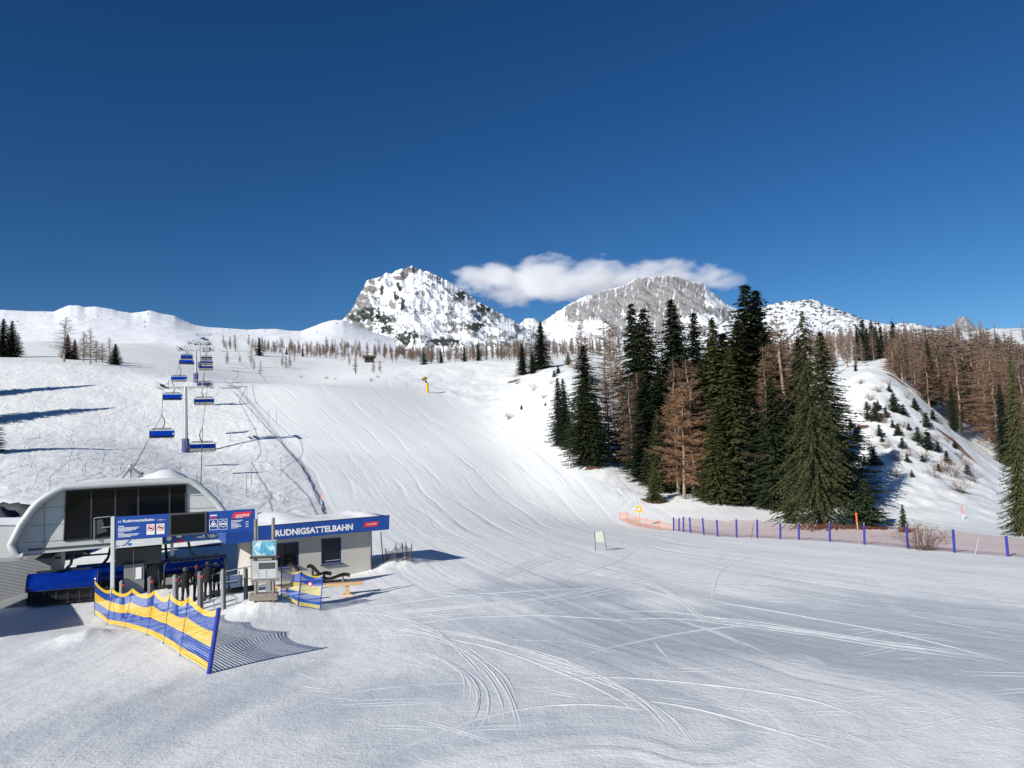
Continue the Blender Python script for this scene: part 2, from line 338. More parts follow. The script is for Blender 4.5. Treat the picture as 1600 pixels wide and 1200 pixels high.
# ------------------------------------------------------------------ far mountains (own heightfields with depth)
def rock_material(name, rock, dark, snow=(.80, .83, .87)):
    m = bpy.data.materials.new(name); m.use_nodes = True; n = m.node_tree; b = n.nodes['Principled BSDF']; L = n.links; N = n.nodes.new
    a = N('ShaderNodeAttribute'); a.attribute_name = 'rock'; p = N('ShaderNodeAttribute'); p.attribute_name = 'pine'
    tc = N('ShaderNodeTexCoord'); nz = N('ShaderNodeTexNoise'); nz.inputs['Scale'].default_value = .09; nz.inputs['Detail'].default_value = 8; nz.inputs['Roughness'].default_value = .7
    mp = N('ShaderNodeMapping'); mp.inputs['Scale'].default_value = (1.6, 1.6, .5); L.new(tc.outputs['Object'], mp.inputs[0]); L.new(mp.outputs[0], nz.inputs['Vector'])
    r = N('ShaderNodeValToRGB'); r.color_ramp.elements[0].position = .35; r.color_ramp.elements[1].position = .65
    r.color_ramp.elements[0].color = (*[c * .6 for c in rock], 1); r.color_ramp.elements[1].color = (*[c * 1.25 for c in rock], 1)
    L.new(nz.outputs['Fac'], r.inputs[0])
    def mix(f, x, y):
        k = N('ShaderNodeMix'); k.data_type = 'RGBA'; L.new(f, k.inputs[0])
        for i, q in ((6, x), (7, y)):
            if isinstance(q, tuple): k.inputs[i].default_value = (*q, 1)
            else: L.new(q, k.inputs[i])
        return k.outputs[2]
    L.new(mix(p.outputs['Fac'], mix(a.outputs['Fac'], snow, r.outputs[0]), dark), b.inputs['Base Color'])
    bp = N('ShaderNodeBump'); bp.inputs['Strength'].default_value = .8; bp.inputs['Distance'].default_value = 5
    mh = N('ShaderNodeMath'); mh.operation = 'MULTIPLY'; L.new(nz.outputs['Fac'], mh.inputs[0]); L.new(a.outputs['Fac'], mh.inputs[1]); L.new(mh.outputs[0], bp.inputs['Height']); L.new(bp.outputs[0], b.inputs['Normal'])
    b.inputs['Roughness'].default_value = .8; b.inputs['Specular IOR Level'].default_value = .15
    return m

def mountain(name, sil, base, d0, dc, db, nc, nf, prof, crag, jag, rockf, pinef, m, seed):
    us_ = np.linspace(sil[0][0], sil[-1][0], nc)
    vs = np.interp(us_, [p[0] for p in sil], [p[1] for p in sil])
    vs = vs + jag * fbm(us_ / 9.0, us_ * 0 + 3.3, 4, seed, False, .65)
    vb = np.interp(us_, [p[0] for p in base], [p[1] for p in base])
    t = np.array([ray(u, v).x for u, v in zip(us_, vs)])
    zc = np.array([z_for(a, dc, v) for a, v in zip(t, vs)]); zb = np.array([z_for(a, d0, v) for a, v in zip(t, vb)])
    wf = np.linspace(0, 1, nf); wb = np.linspace(0, 1, 30)[1:]
    d = np.concatenate([d0 + (dc - d0) * wf, dc + (db - dc) * wb])
    pf = np.concatenate([prof(wf), 1 - wb**1.2])
    D, T = np.meshgrid(d, t, indexing='ij'); Wf = np.meshgrid(np.concatenate([wf, np.ones(len(wb))]), t, indexing='ij')[0]
    Z = zb[None] + (zc - zb)[None] * pf[:, None]
    kz = max(3, nc // 28); zs_ = blur(zc[:, None], kz, 0)[:, 0]; Wm = np.concatenate([wf**3, np.maximum(0, 1 - wb * 3)])
    Z = zb[None] + (zs_ - zb)[None] * pf[:, None] + (zc - zs_)[None] * Wm[:, None]
    X = T * D; Hh = np.maximum((zc - zb), 1)[None]
    s = (dc * 2) / F                                   # ~ two picture pixels, in metres
    env = np.sin(np.pi * np.clip(Wf, 0, 1))**.6
    n1 = fbm(X / (26 * s) + Z / (60 * s), Z / (40 * s) + D / (90 * s), 4, seed + 3, True, .42)
    n2 = fbm(X / (9 * s), Z / (20 * s), 3, seed + 9, True, .45)
    Z2 = Z + env * crag * (n1 - .35) * Hh * .10 + env * crag * n2 * Hh * .007
    Y = D + env * crag * (n2 - .3) * Hh * -.015
    gz = np.gradient(Z2, axis=0) / np.maximum(np.gradient(D, axis=0), 1e-3); gx = np.gradient(Z2, axis=1) / np.gradient(X, axis=1)
    slope = np.sqrt(gz**2 + gx**2)
    U = np.repeat(us_[None], len(d), 0); V = np.zeros_like(Z2)
    q = np.stack([X, Y, Z2 - CAM.z], -1); k = q @ np.array(FW); V = 600 - F * (q @ np.array(UP)) / k
    rock = rockf(U, V, slope, n1, n2, Wf, gx); pine = pinef(U, V, slope, n1, n2, Wf)
    return struct(grid_mesh(name, X, Y, Z2, m, {'rock': np.clip(rock, 0, 1), 'pine': np.clip(pine, 0, 1)}))

def blob(U, V, pts):
    o = np.zeros_like(U)
    for (u, v, ru, rv) in pts: o = np.maximum(o, 1 - ((U - u) / ru)**2 - ((V - v) / rv)**2)
    return o
M1 = rock_material('limestone_peak', (.23, .225, .215), (.045, .058, .05))
def r1(U, V, S, n1, n2, W, gx):
    f = fbm(U / 11, V / 8, 5, 61, False, .66); g = fbm(U / 30, V / 20, 3, 66)
    cl = blob(U, V, [(566,470,17,42),(552,492,14,26),(536,512,18,22),(562,515,30,24),(625,432,14,9),(715,465,11,9),(640,424,18,7),(582,450,8,22)])
    r = sstep(-.1, .25, cl + f * 1.9 - .45) * sstep(.02, .25, cl + .1 * f)
    sp = sstep(.21, .29, f + .5 * g + .14 * sstep(640, 760, U) * sstep(450, 500, V) + .10 * sstep(.95, 1.0, W))
    return np.maximum(r, sp * .9)
def p1f(U, V, S, n1, n2, W):
    f = fbm(U / 7, V / 6, 4, 71, False, .6)
    b = blob(U, V, [(575,492,28,14),(600,500,14,12),(618,460,5,14),(622,448,6,10),(628,475,5,15),(632,528,24,14),(605,515,16,10),(588,532,14,10),(560,497,20,8),(596,452,5,12),(720,460,12,10),(755,485,14,12),(690,535,40,8),(740,510,20,8)])
    return sstep(.25, .42, b + f * 1.7 - .2) * sstep(.0, .2, b + .25 * f) + .9 * sstep(.40, .5, fbm(U / 5, V / 4, 3, 79)) * sstep(560, 600, U) * sstep(430, 470, V)
mountain('rocky_peak', [(470,530),(500,522),(522,510),(536,500),(546,488),(553,478),(560,462),(566,452),(573,437),(580,437),(598,431),(604,426),(612,428),(618,423),(632,419),(645,416),(657,421),(668,424),(685,432),(697,438),(712,446),(727,455),(745,470),(762,478),(780,488),(800,500),(815,508),(835,520),(860,532),(880,540)],
   [(470,556),(560,562),(700,572),(880,566)], 1130, 1480, 1900, 520, 240, lambda w: w**.85, 1.0, 3.5, r1, p1f, M1, 100)
M2 = rock_material('grey_rock_wall', (.30, .295, .30), (.1, .1, .1))
def r2(U, V, S, n1, n2, W, gx):
    f = fbm(U / 7.0, V / 13, 5, 81, False, .62); g = fbm(U / 22, V / 26, 3, 85)
    face = blob(U, V, [(1030,470,62,52),(960,475,50,36),(905,490,26,20),(1070,470,34,44),(1108,500,40,30),(1000,520,60,40)])
    r = sstep(-.1, .25, face * 1.3 + f * .8 + g * .3 - .1)
    sn = blob(U, V, [(1122,462,24,26),(990,500,22,12),(915,515,40,16),(870,515,30,14),(1095,500,40,12),(960,540,60,14)])
    v_ = fbm(U / 5 + V / 30, V / 24, 4, 88, False, .6)
    r = r * (1 - .9 * sstep(.93, .99, W + .12 * f))
    return r * (1 - .9 * sstep(.15, .35, sn + f * .9 - .1) * sstep(0, .1, sn)) * (1 - .85 * sstep(.17, .27, v_ * .8 + f * .45)) + .8 * sstep(.20, .30, f + .1)* (1 - r)
mountain('far_rock_mountain', [(780,540),(820,498),(832,497),(845,503),(860,494),(872,486),(890,475),(905,467),(915,462),(932,458),(955,451),(975,446),(985,440),(992,434),(1000,434),(1008,431),(1018,433),(1028,431),(1042,430),(1052,430),(1065,435),(1080,440),(1092,441),(1103,446),(1110,455),(1120,462),(1135,475),(1150,483),(1175,492),(1230,510),(1300,535)],
   [(780,575),(1300,575)], 2100, 2900, 3700, 560, 240, lambda w: w**.8, .8, 3.0, r2, lambda U, V, S, a, b, W: U * 0, M2, 140)
def r3(U, V, S, n1, n2, W, gx):
    f = fbm(U / 3, V / 5, 4, 91, False, .65); return sstep(-.3, .2, f + .25 - .4 * sstep(1519, 1530, U))
mountain('far_rock_spire', [(1440,525),(1470,512),(1487,508),(1492,502),(1497,497),(1503,495),(1509,494),(1514,500),(1520,506),(1528,513),(1545,517),(1553,512),(1560,515),(1575,513),(1590,514),(1640,516),(1720,512),(1800,520)],
   [(1440,545),(1800,545)], 2600, 3200, 3800, 300, 90, lambda w: w**.8, 1.0, 2.0, r3, lambda U, V, S, a, b, W: U * 0, M2, 180)
def r4(U, V, S, n1, n2, W, gx):
    f = fbm(U / 6, V / 3, 4, 191, False, .6); g = fbm(U / 30, V / 20, 2, 193); return sstep(.44, .52, f + .3 * g) * sstep(.4, .7, W)
M4 = rock_material('ridge_snow', (.20, .19, .18), (.06, .06, .05))
mountain('snow_ridge', [(-520,470),(-100,482),(0,484),(40,486),(85,487),(95,482),(108,477),(122,477),(132,480),(150,479),(170,482),(185,486),(205,489),(222,487),(234,485),(243,487),(252,490),(272,493),(290,502),(305,508),(325,511),(355,513),(385,515),(412,514),(432,514),(455,517),(470,517),(490,510),(505,504),(520,500),(535,500),(548,505),(570,515),(620,530)],
   [(-520,548),(0,545),(300,545),(450,552),(620,560)], 560, 930, 1300, 520, 140, lambda w: w**1.0, .12, .7, r4, lambda U, V, S, a, b, W: U * 0, M4, 220)
def r5(U, V, S, n1, n2, W, gx):
    f = fbm(U / 9, V / 5, 4, 195, False, .6); return sstep(.26, .34, f + .12 * sstep(.85, 1, W))
def p5(U, V, S, n1, n2, W):
    f = fbm(U / 8, V / 3.5, 4, 197, False, .6); return sstep(.16, .26, f + .10 * sstep(.7, 1, W) - .12 * sstep(1390, 1420, U))
mountain('rocky_ridge', [(1100,520),(1140,500),(1170,488),(1200,476),(1222,472),(1232,470),(1245,470),(1256,468),(1268,468),(1278,471),(1286,475),(1300,480),(1312,485),(1325,489),(1335,492),(1346,499),(1362,501),(1376,504),(1392,508),(1402,505),(1420,504),(1432,506),(1450,512),(1475,514),(1520,520),(1600,526),(1700,530)],
   [(1100,560),(1330,555),(1700,545)], 560, 900, 1250, 420, 120, lambda w: w**.95, .7, 1.8, r5, p5, M4, 260)
# land carried on to the horizon
gx_, gy_ = np.meshgrid(np.linspace(-9000, 9000, 60), np.linspace(1190, 12000, 60))
struct(grid_mesh('far_valley', gx_, gy_, -60 + 25 * fbm(gx_ / 2500, gy_ / 2500, 3, 5) + 0 * gx_, SNOWP))

# ------------------------------------------------------------------ cloud bank behind the peaks
def cloud(name, c, size, seed, dens):
    bm = bmesh.new(); bmesh.ops.create_cube(bm, size=2.0)
    me = bpy.data.meshes.new(name); bm.to_mesh(me); bm.free(); o = bpy.data.objects.new(name, me); col.objects.link(o)
    o.location = c; o.scale = size; o['kind'] = 'structure'
    m = bpy.data.materials.new('cloud_vapour'); m.use_nodes = True; n = m.node_tree; n.nodes.clear(); N = n.nodes.new; L = n.links
    out = N('ShaderNodeOutputMaterial'); pv = N('ShaderNodeVolumePrincipled'); pv.inputs['Anisotropy'].default_value = 0.0
    pv.inputs['Color'].default_value = (.995, .995, 1, 1)
    tc = N('ShaderNodeTexCoord')
    def noise(scale, det, w, sc=(1, 1, 1)):
        mp = N('ShaderNodeMapping'); mp.inputs['Scale'].default_value = sc; mp.inputs['Location'].default_value = (w, w * .7, 0); L.new(tc.outputs['Object'], mp.inputs[0])
        x = N('ShaderNodeTexNoise'); x.inputs['Scale'].default_value = scale; x.inputs['Detail'].default_value = det; x.inputs['Roughness'].default_value = .6; L.new(mp.outputs[0], x.inputs['Vector']); return x.outputs['Fac']
    def ma(op, a, c=0.0, cl=False):
        x = N('ShaderNodeMath'); x.operation = op; x.use_clamp = cl
        for k, q in enumerate((a, c)):
            if isinstance(q, (int, float)): x.inputs[k].default_value = q
            else: L.new(q, x.inputs[k])
        return x.outputs[0]
    ar = size[0] / size[2]
    n1 = noise(1.0, 6, seed, (ar * .55, 1.2, 1.0))
    ln = N('ShaderNodeVectorMath'); ln.operation = 'LENGTH'; L.new(tc.outputs['Object'], ln.inputs[0])
    f = ma('SUBTRACT', ma('ADD', ma('MULTIPLY', n1, 3.6), -1.05), ma('POWER', ln.outputs['Value'], 2.0))
    f = ma('MULTIPLY', f, 1.3, True)
    L.new(ma('MULTIPLY', f, dens), pv.inputs['Density']); L.new(pv.outputs[0], out.inputs['Volume'])
    me.materials.append(m); return o
cloud('cloud', at(845, 442, 3900), (480, 260, 125), 2.0, .018)
cloud('cloud', at(1010, 436, 3900), (430, 240, 92), 7.3, .012)
cloud('cloud', at(1135, 437, 3900), (110, 120, 60), 4.1, .006)

# ------------------------------------------------------------------ trees
def part(name, me, parent):
    o = bpy.data.objects.new(name, me); col.objects.link(o); o.parent = parent; return o
def empty(name, loc=(0, 0, 0), rz=0.0):
    o = bpy.data.objects.new(name, None); col.objects.link(o); o.location = loc; o.rotation_euler = (0, 0, rz); o.empty_display_size = .2; return o
def tag(o, label, cat, group=None, kind=None):
    o['label'] = label; o['category'] = cat
    if group: o['group'] = group
    if kind: o['kind'] = kind
    return o
def tri_mesh(name, V, m, mats=None, idx=None):
    V = np.asarray(V, np.float32).reshape(-1, 3); nf = len(V) // 3
    me = bpy.data.meshes.new(name); me.vertices.add(len(V)); me.vertices.foreach_set('co', V.ravel())
    me.loops.add(len(V)); me.loops.foreach_set('vertex_index', np.arange(len(V), dtype=np.int32))
    me.polygons.add(nf); me.polygons.foreach_set('loop_start', np.arange(0, len(V), 3, dtype=np.int32))
    me.update(calc_edges=True); me.materials.append(m); return me
def foliage_mat(name, c1, c2, scale=.9, rough=.75):
    m = bpy.data.materials.new(name); m.use_nodes = True; n = m.node_tree; b = n.nodes['Principled BSDF']; N = n.nodes.new; L = n.links
    tc = N('ShaderNodeTexCoord'); nz = N('ShaderNodeTexNoise'); nz.inputs['Scale'].default_value = scale; nz.inputs['Detail'].default_value = 5
    L.new(tc.outputs['Object'], nz.inputs['Vector']); oi = N('ShaderNodeObjectInfo')
    ad = N('ShaderNodeMath'); ad.operation = 'MULTIPLY_ADD'; ad.inputs[1].default_value = .5; L.new(oi.outputs['Random'], ad.inputs[0]); L.new(nz.outputs['Fac'], ad.inputs[2])
    r = N('ShaderNodeValToRGB'); r.color_ramp.elements[0].position = .45; r.color_ramp.elements[1].position = 1.0
    r.color_ramp.elements[0].color = (*c1, 1); r.color_ramp.elements[1].color = (*c2, 1)
    L.new(ad.outputs[0], r.inputs[0]); L.new(r.outputs[0], b.inputs['Base Color'])
    b.inputs['Roughness'].default_value = rough; b.inputs['Specular IOR Level'].default_value = .2
    return m
foliage_mat('olive_spruce_needles', (.030, .038, .019), (.078, .078, .034))
NEEDLE_O = PROTO_O = bpy.data.materials['olive_spruce_needles']
NEEDLE = foliage_mat('spruce_needles', (.030, .046, .022), (.085, .092, .034))
NEEDLE_D = foliage_mat('dark_spruce_needles', (.018, .030, .020), (.045, .058, .030))
TWIG = foliage_mat('bare_larch_twigs', (.15, .092, .064), (.26, .165, .11))
TWIG_G = foliage_mat('grey_larch_twigs', (.13, .098, .08), (.23, .17, .135))
TWIG_O = foliage_mat('orange_larch_twigs', (.22, .125, .07), (.36, .21, .12))
BARK = mat('spruce_bark', (.17, .13, .10), .9, var=.3, vscale=4, bump=.5, bscale=14)
BARK_L = mat('larch_bark', (.26, .20, .165), .9, var=.3, vscale=4, bump=.5, bscale=14)

def cone_tris(p0, p1, r0, r1, n=6):
    p0 = np.array(p0, float); p1 = np.array(p1, float); ax = p1 - p0; ax /= np.linalg.norm(ax) + 1e-9
    a = np.cross(ax, [0, 0, 1.0]);
    if np.linalg.norm(a) < .1: a = np.cross(ax, [1.0, 0, 0])
    a /= np.linalg.norm(a); b = np.cross(ax, a); T = []
    for i in range(n):
        t0, t1 = 2 * np.pi * i / n, 2 * np.pi * (i + 1) / n
        c0 = a * np.cos(t0) + b * np.sin(t0); c1 = a * np.cos(t1) + b * np.sin(t1)
        T += [p0 + c0 * r0, p0 + c1 * r0, p1 + c1 * r1, p0 + c0 * r0, p1 + c1 * r1, p1 + c0 * r1]
    return T
def trunk_mesh(H, r, seed, m, lean=.01):
    rs = np.random.RandomState(seed); T = []; n = 8; p = np.array([0, 0, -1.0]); 
    for i in range(n):
        f0, f1 = i / n, (i + 1) / n
        q = np.array([rs.normal(0, lean * H * .25) * f1, rs.normal(0, lean * H * .25) * f1, H * f1])
        T += cone_tris(p, q, r * (1 - f0)**.8 * (1.5 if i == 0 else 1) + .01, r * (1 - f1)**.8 + .01, 7); p = q
    return tri_mesh('trunk', T, m)
def spruce(H, rad, seed, leaf=.42, dens=1.0, skirt=.03, pw=.8, m=None, droop=.55, ragged=.35):
    rs = np.random.RandomState(seed); T = []
    lev = max(int(H / (leaf * .95)), 9)
    side = rs.rand(8) * .5 + .75
    for i in range(lev):
        f = (i + .5) / lev; z = H * (skirt + (1 - skirt) * f)
        Lb = rad * (1 - f)**pw * (1 if f > .12 else .75 + 2 * f) + .12 * leaf
        nb = int((8 + 13 * (1 - f)) * dens) + 3; a0 = rs.rand() * 6.28
        for b in range(nb):
            a = a0 + 6.283 * (b + rs.rand() * .7) / nb
            L = Lb * (1 - ragged + rs.rand() * ragged * 1.6) * side[int(a / 6.283 * 8) % 8]
            ca, sa = math.cos(a), math.sin(a); up = .35 if f > .75 else .12
            n = max(int(L / (leaf * .42)), 2)
            s = (np.arange(n) + rs.rand(n) * .8) / n
            bx = ca * L * s; by = sa * L * s; bz = z + rs.normal(0, .6) * H / lev + L * (up * s - droop * s**1.7 + .22 * s**4) + rs.rand() * leaf * .4
            for k in range(n):
                for q in range(3):
                    sd = (q - 1) * .9 + rs.normal(0, .3); ln = leaf * (.55 + .7 * rs.rand()) * (1 - .35 * s[k])
                    dx = ca * math.cos(sd) - sa * math.sin(sd); dy = sa * math.cos(sd) + ca * math.sin(sd); dz = -.35 + rs.normal(0, .25)
                    wx, wy = -dy * leaf * .20, dx * leaf * .20; wz = rs.normal(0, .12) * leaf
                    p = (bx[k], by[k], bz[k])
                    T.append((p[0] - wx, p[1] - wy, p[2] - wz)); T.append((p[0] + wx, p[1] + wy, p[2] + wz))
                    T.append((p[0] + dx * ln, p[1] + dy * ln, p[2] + dz * ln))
    T += [(-.05 * leaf, 0, H * .97), (.05 * leaf, 0, H * .97), (0, 0, H * 1.01)]
    return tri_mesh('crown', T, m or NEEDLE)
def larch(H, rad, seed, m, twig=.32, dens=1.0, start=.12, pw=.6, thick=.035, up=.22):
    rs = np.random.RandomState(seed); T = []
    lev = int(H * 3.0)
    for i in range(lev):
        f = (i + rs.rand()) / lev; z = H * (start + (1 - start) * f)
        for b in range(rs.randint(2, 5)):
            a = rs.rand() * 6.283; L = rad * ((1 - f)**pw) * (.45 + .75 * rs.rand()) * min(1, .5 + f * 3)
            ca, sa = math.cos(a), math.sin(a); n = 4; pts = []
            u_ = up * rs.normal(.6, .8); dr = .35 * (1 - f)
            for k in range(n + 1):
                s = k / n; pts.append(np.array([ca * L * s + rs.normal(0, .03) * L, sa * L * s + rs.normal(0, .03) * L, z + L * (u_ * s - dr * s * s + .25 * s**3)]))
            for k in range(n):
                w0, w1 = thick * (1 - k / n) + .012, thick * (1 - (k + 1) / n) + .012
                for ax in (np.array([-sa, ca, 0]), np.array([0, 0, 1.0])):
                    T += [pts[k] - ax * w0, pts[k] + ax * w0, pts[k + 1] + ax * w1, pts[k] - ax * w0, pts[k + 1] + ax * w1, pts[k + 1] - ax * w1]
            nt_ = int(L / twig * 3.4 * dens) + 2
            for k in range(nt_):
                s = .15 + .85 * rs.rand(); j = min(int(s * n), n - 1); p = pts[j] + (pts[j + 1] - pts[j]) * (s * n - j)
                sd = rs.choice([-1, 1]) * (.5 + rs.rand() * .8); ln = twig * (.5 + rs.rand() * 1.1)
                d = np.array([ca * math.cos(sd) - sa * math.sin(sd), sa * math.cos(sd) + ca * math.sin(sd), rs.normal(-.25, .45)]) * ln
                wv = np.array([rs.normal(), rs.normal(), rs.normal()]); wv *= twig * .055 / (np.linalg.norm(wv) + 1e-6)
                T += [p - wv, p + wv, p + d]
    return tri_mesh('crown', T, m)
def bush_tris(seed, h, r, n=70, w=.012):
    rs = np.random.RandomState(seed); T = []
    for i in range(n):
        a = rs.rand() * 6.283; sp_ = rs.rand()**.6; base = np.array([math.cos(a), math.sin(a), 0]) * r * .25 * rs.rand()
        tip = np.array([math.cos(a) * r * sp_, math.sin(a) * r * sp_, h * (1 - .55 * sp_**2) * (.6 + .5 * rs.rand())]); mid = (base + tip) / 2 + np.array([0, 0, .12 * h])
        ax = np.array([-math.sin(a), math.cos(a), .2]) * w
        T += [base - ax, base + ax, mid, base - ax * .3, mid + ax * .8, mid - ax * .8, mid - ax * .8, mid + ax * .8, tip]
        for k in range(4):
            p = mid + (tip - mid) * rs.rand(); d = np.array([rs.normal(), rs.normal(), abs(rs.normal()) * .8]) * .16 * h
            wv = np.array([rs.normal(), rs.normal(), rs.normal()]) * w * .5; T += [p - wv, p + wv, p + d]
    return T

PROTO = {}
def proto(kind):
    if kind in PROTO: return PROTO[kind]
    k, i = kind[:-1], int(kind[-1])
    if k == 'spruce':  v = (24, trunk_mesh(24, .30, i, BARK), spruce(24, 3.9 + .3 * i, 10 + i, .42, 1.1, pw=.72 + .05 * i, ragged=.5))
    if k == 'dspruce': v = (20, trunk_mesh(20, .26, i, BARK), spruce(20, 2.7 + .25 * i, 20 + i, .40, 1.0, pw=.72, m=NEEDLE_D, ragged=.55))
    if k == 'open':    v = (24, trunk_mesh(24, .34, i, BARK), spruce(24, 5.0, 30 + i, .42, .62, pw=.60, droop=.8, ragged=.8, m=NEEDLE_O))
    if k == 'young':   v = (6, trunk_mesh(6, .09, i, BARK), spruce(6, 1.75, 40 + i, .34, .9, skirt=.06, pw=.85, ragged=.5))
    if k == 'mini':    v = (2, trunk_mesh(2, .04, i, BARK), spruce(2, .75, 50 + i, .26, .8, skirt=.06, pw=.7, m=NEEDLE_D, ragged=.6))
    if k == 'larch':   v = (18, trunk_mesh(18, .19, i, BARK_L, .03), larch(18, 3.3, 60 + i, TWIG, .42, 3.4, pw=.70))
    if k == 'bare':    v = (18, trunk_mesh(18, .17, i, BARK_L, .03), larch(18, 2.9, 70 + i, TWIG_G, .36, .9, start=.18, pw=.5))
    if k == 'orange':  v = (12, trunk_mesh(12, .14, i, BARK_L, .02), larch(12, 3.3, 80 + i, TWIG_O, .38, 5.5, start=.14, pw=.55))
    if k == 'farl':    v = (12, None, larch(12, 2.0, 90 + i, TWIG_G if i % 2 else TWIG, .6, .9, start=.15, pw=.7, thick=.09))
    if k == 'fars':    v = (12, None, spruce(12, 2.4, 95 + i, .8, .7, m=NEEDLE_D))
    PROTO[kind] = v; return v
FT = {}
def far_mesh(kind):
    if kind not in FT:
        H, _, c = proto(kind); n = len(c.vertices); a = np.zeros(n * 3, np.float32); c.vertices.foreach_get('co', a)
        T = np.concatenate([a.reshape(-1, 3), np.array(cone_tris((0, 0, -1), (0, 0, H * .98), .22, .03, 4), np.float32)])
        FT[kind] = (H, tri_mesh('far_tree', T, c.materials[0]))
    return FT[kind]
NAMES = {'spruce': 'spruce_tree', 'dspruce': 'spruce_tree', 'open': 'spruce_tree', 'young': 'young_spruce', 'mini': 'spruce_seedling', 'larch': 'larch_tree', 'bare': 'larch_tree', 'orange': 'larch_tree', 'farl': 'larch_tree', 'fars': 'spruce_tree'}
rt = random.Random(5)
BELT = []
def belt(kind, pos, h, wid):
    H, me = far_mesh(kind); n = len(me.vertices); a = np.zeros(n * 3, np.float32); me.vertices.foreach_get('co', a); a = a.reshape(-1, 3)[:3 * (n // 3)]
    s_ = h / H; r = rt.random() * 6.28; c, q = math.cos(r), math.sin(r)
    BELT.append(np.stack([(a[:, 0] * c - a[:, 1] * q) * s_ * wid + pos[0], (a[:, 0] * q + a[:, 1] * c) * s_ * wid + pos[1], a[:, 2] * s_ + pos[2] - .1], -1))
def tree(kind, pos, h, label, cat='tree', group=None, wid=1.0):
    k = kind[:-1]
    if k in ('farl', 'fars'):
        H, me = far_mesh(kind); o = bpy.data.objects.new(NAMES[k], me); col.objects.link(o)
    else:
        H, tm, cm = proto(kind); o = empty(NAMES[k]); part('trunk', tm, o); part('crown', cm, o)
    s = h / H; o.location = (pos[0], pos[1], pos[2] - .1); o.scale = (s * wid, s * wid, s); o.rotation_euler = (rt.gauss(0, .018), rt.gauss(0, .018), rt.random() * 6.28); sq = rt.uniform(.88, 1.12); o.scale = (s * wid * sq, s * wid / sq, s)
    return tag(o, label, cat, group)
def tree_px(kind, u, vb, vt, label, d=None, group=None, wid=1.0, cat='tree'):
    p = G(u, vb) if d is None else Gd(u, d, vb if vb else 700)
    if p is None: p = Gd(u, 560)
    h = z_for(p.x / p.y, p.y, vt) - p.z
    return tree(kind, p, max(h, .4), label, cat, group, wid)

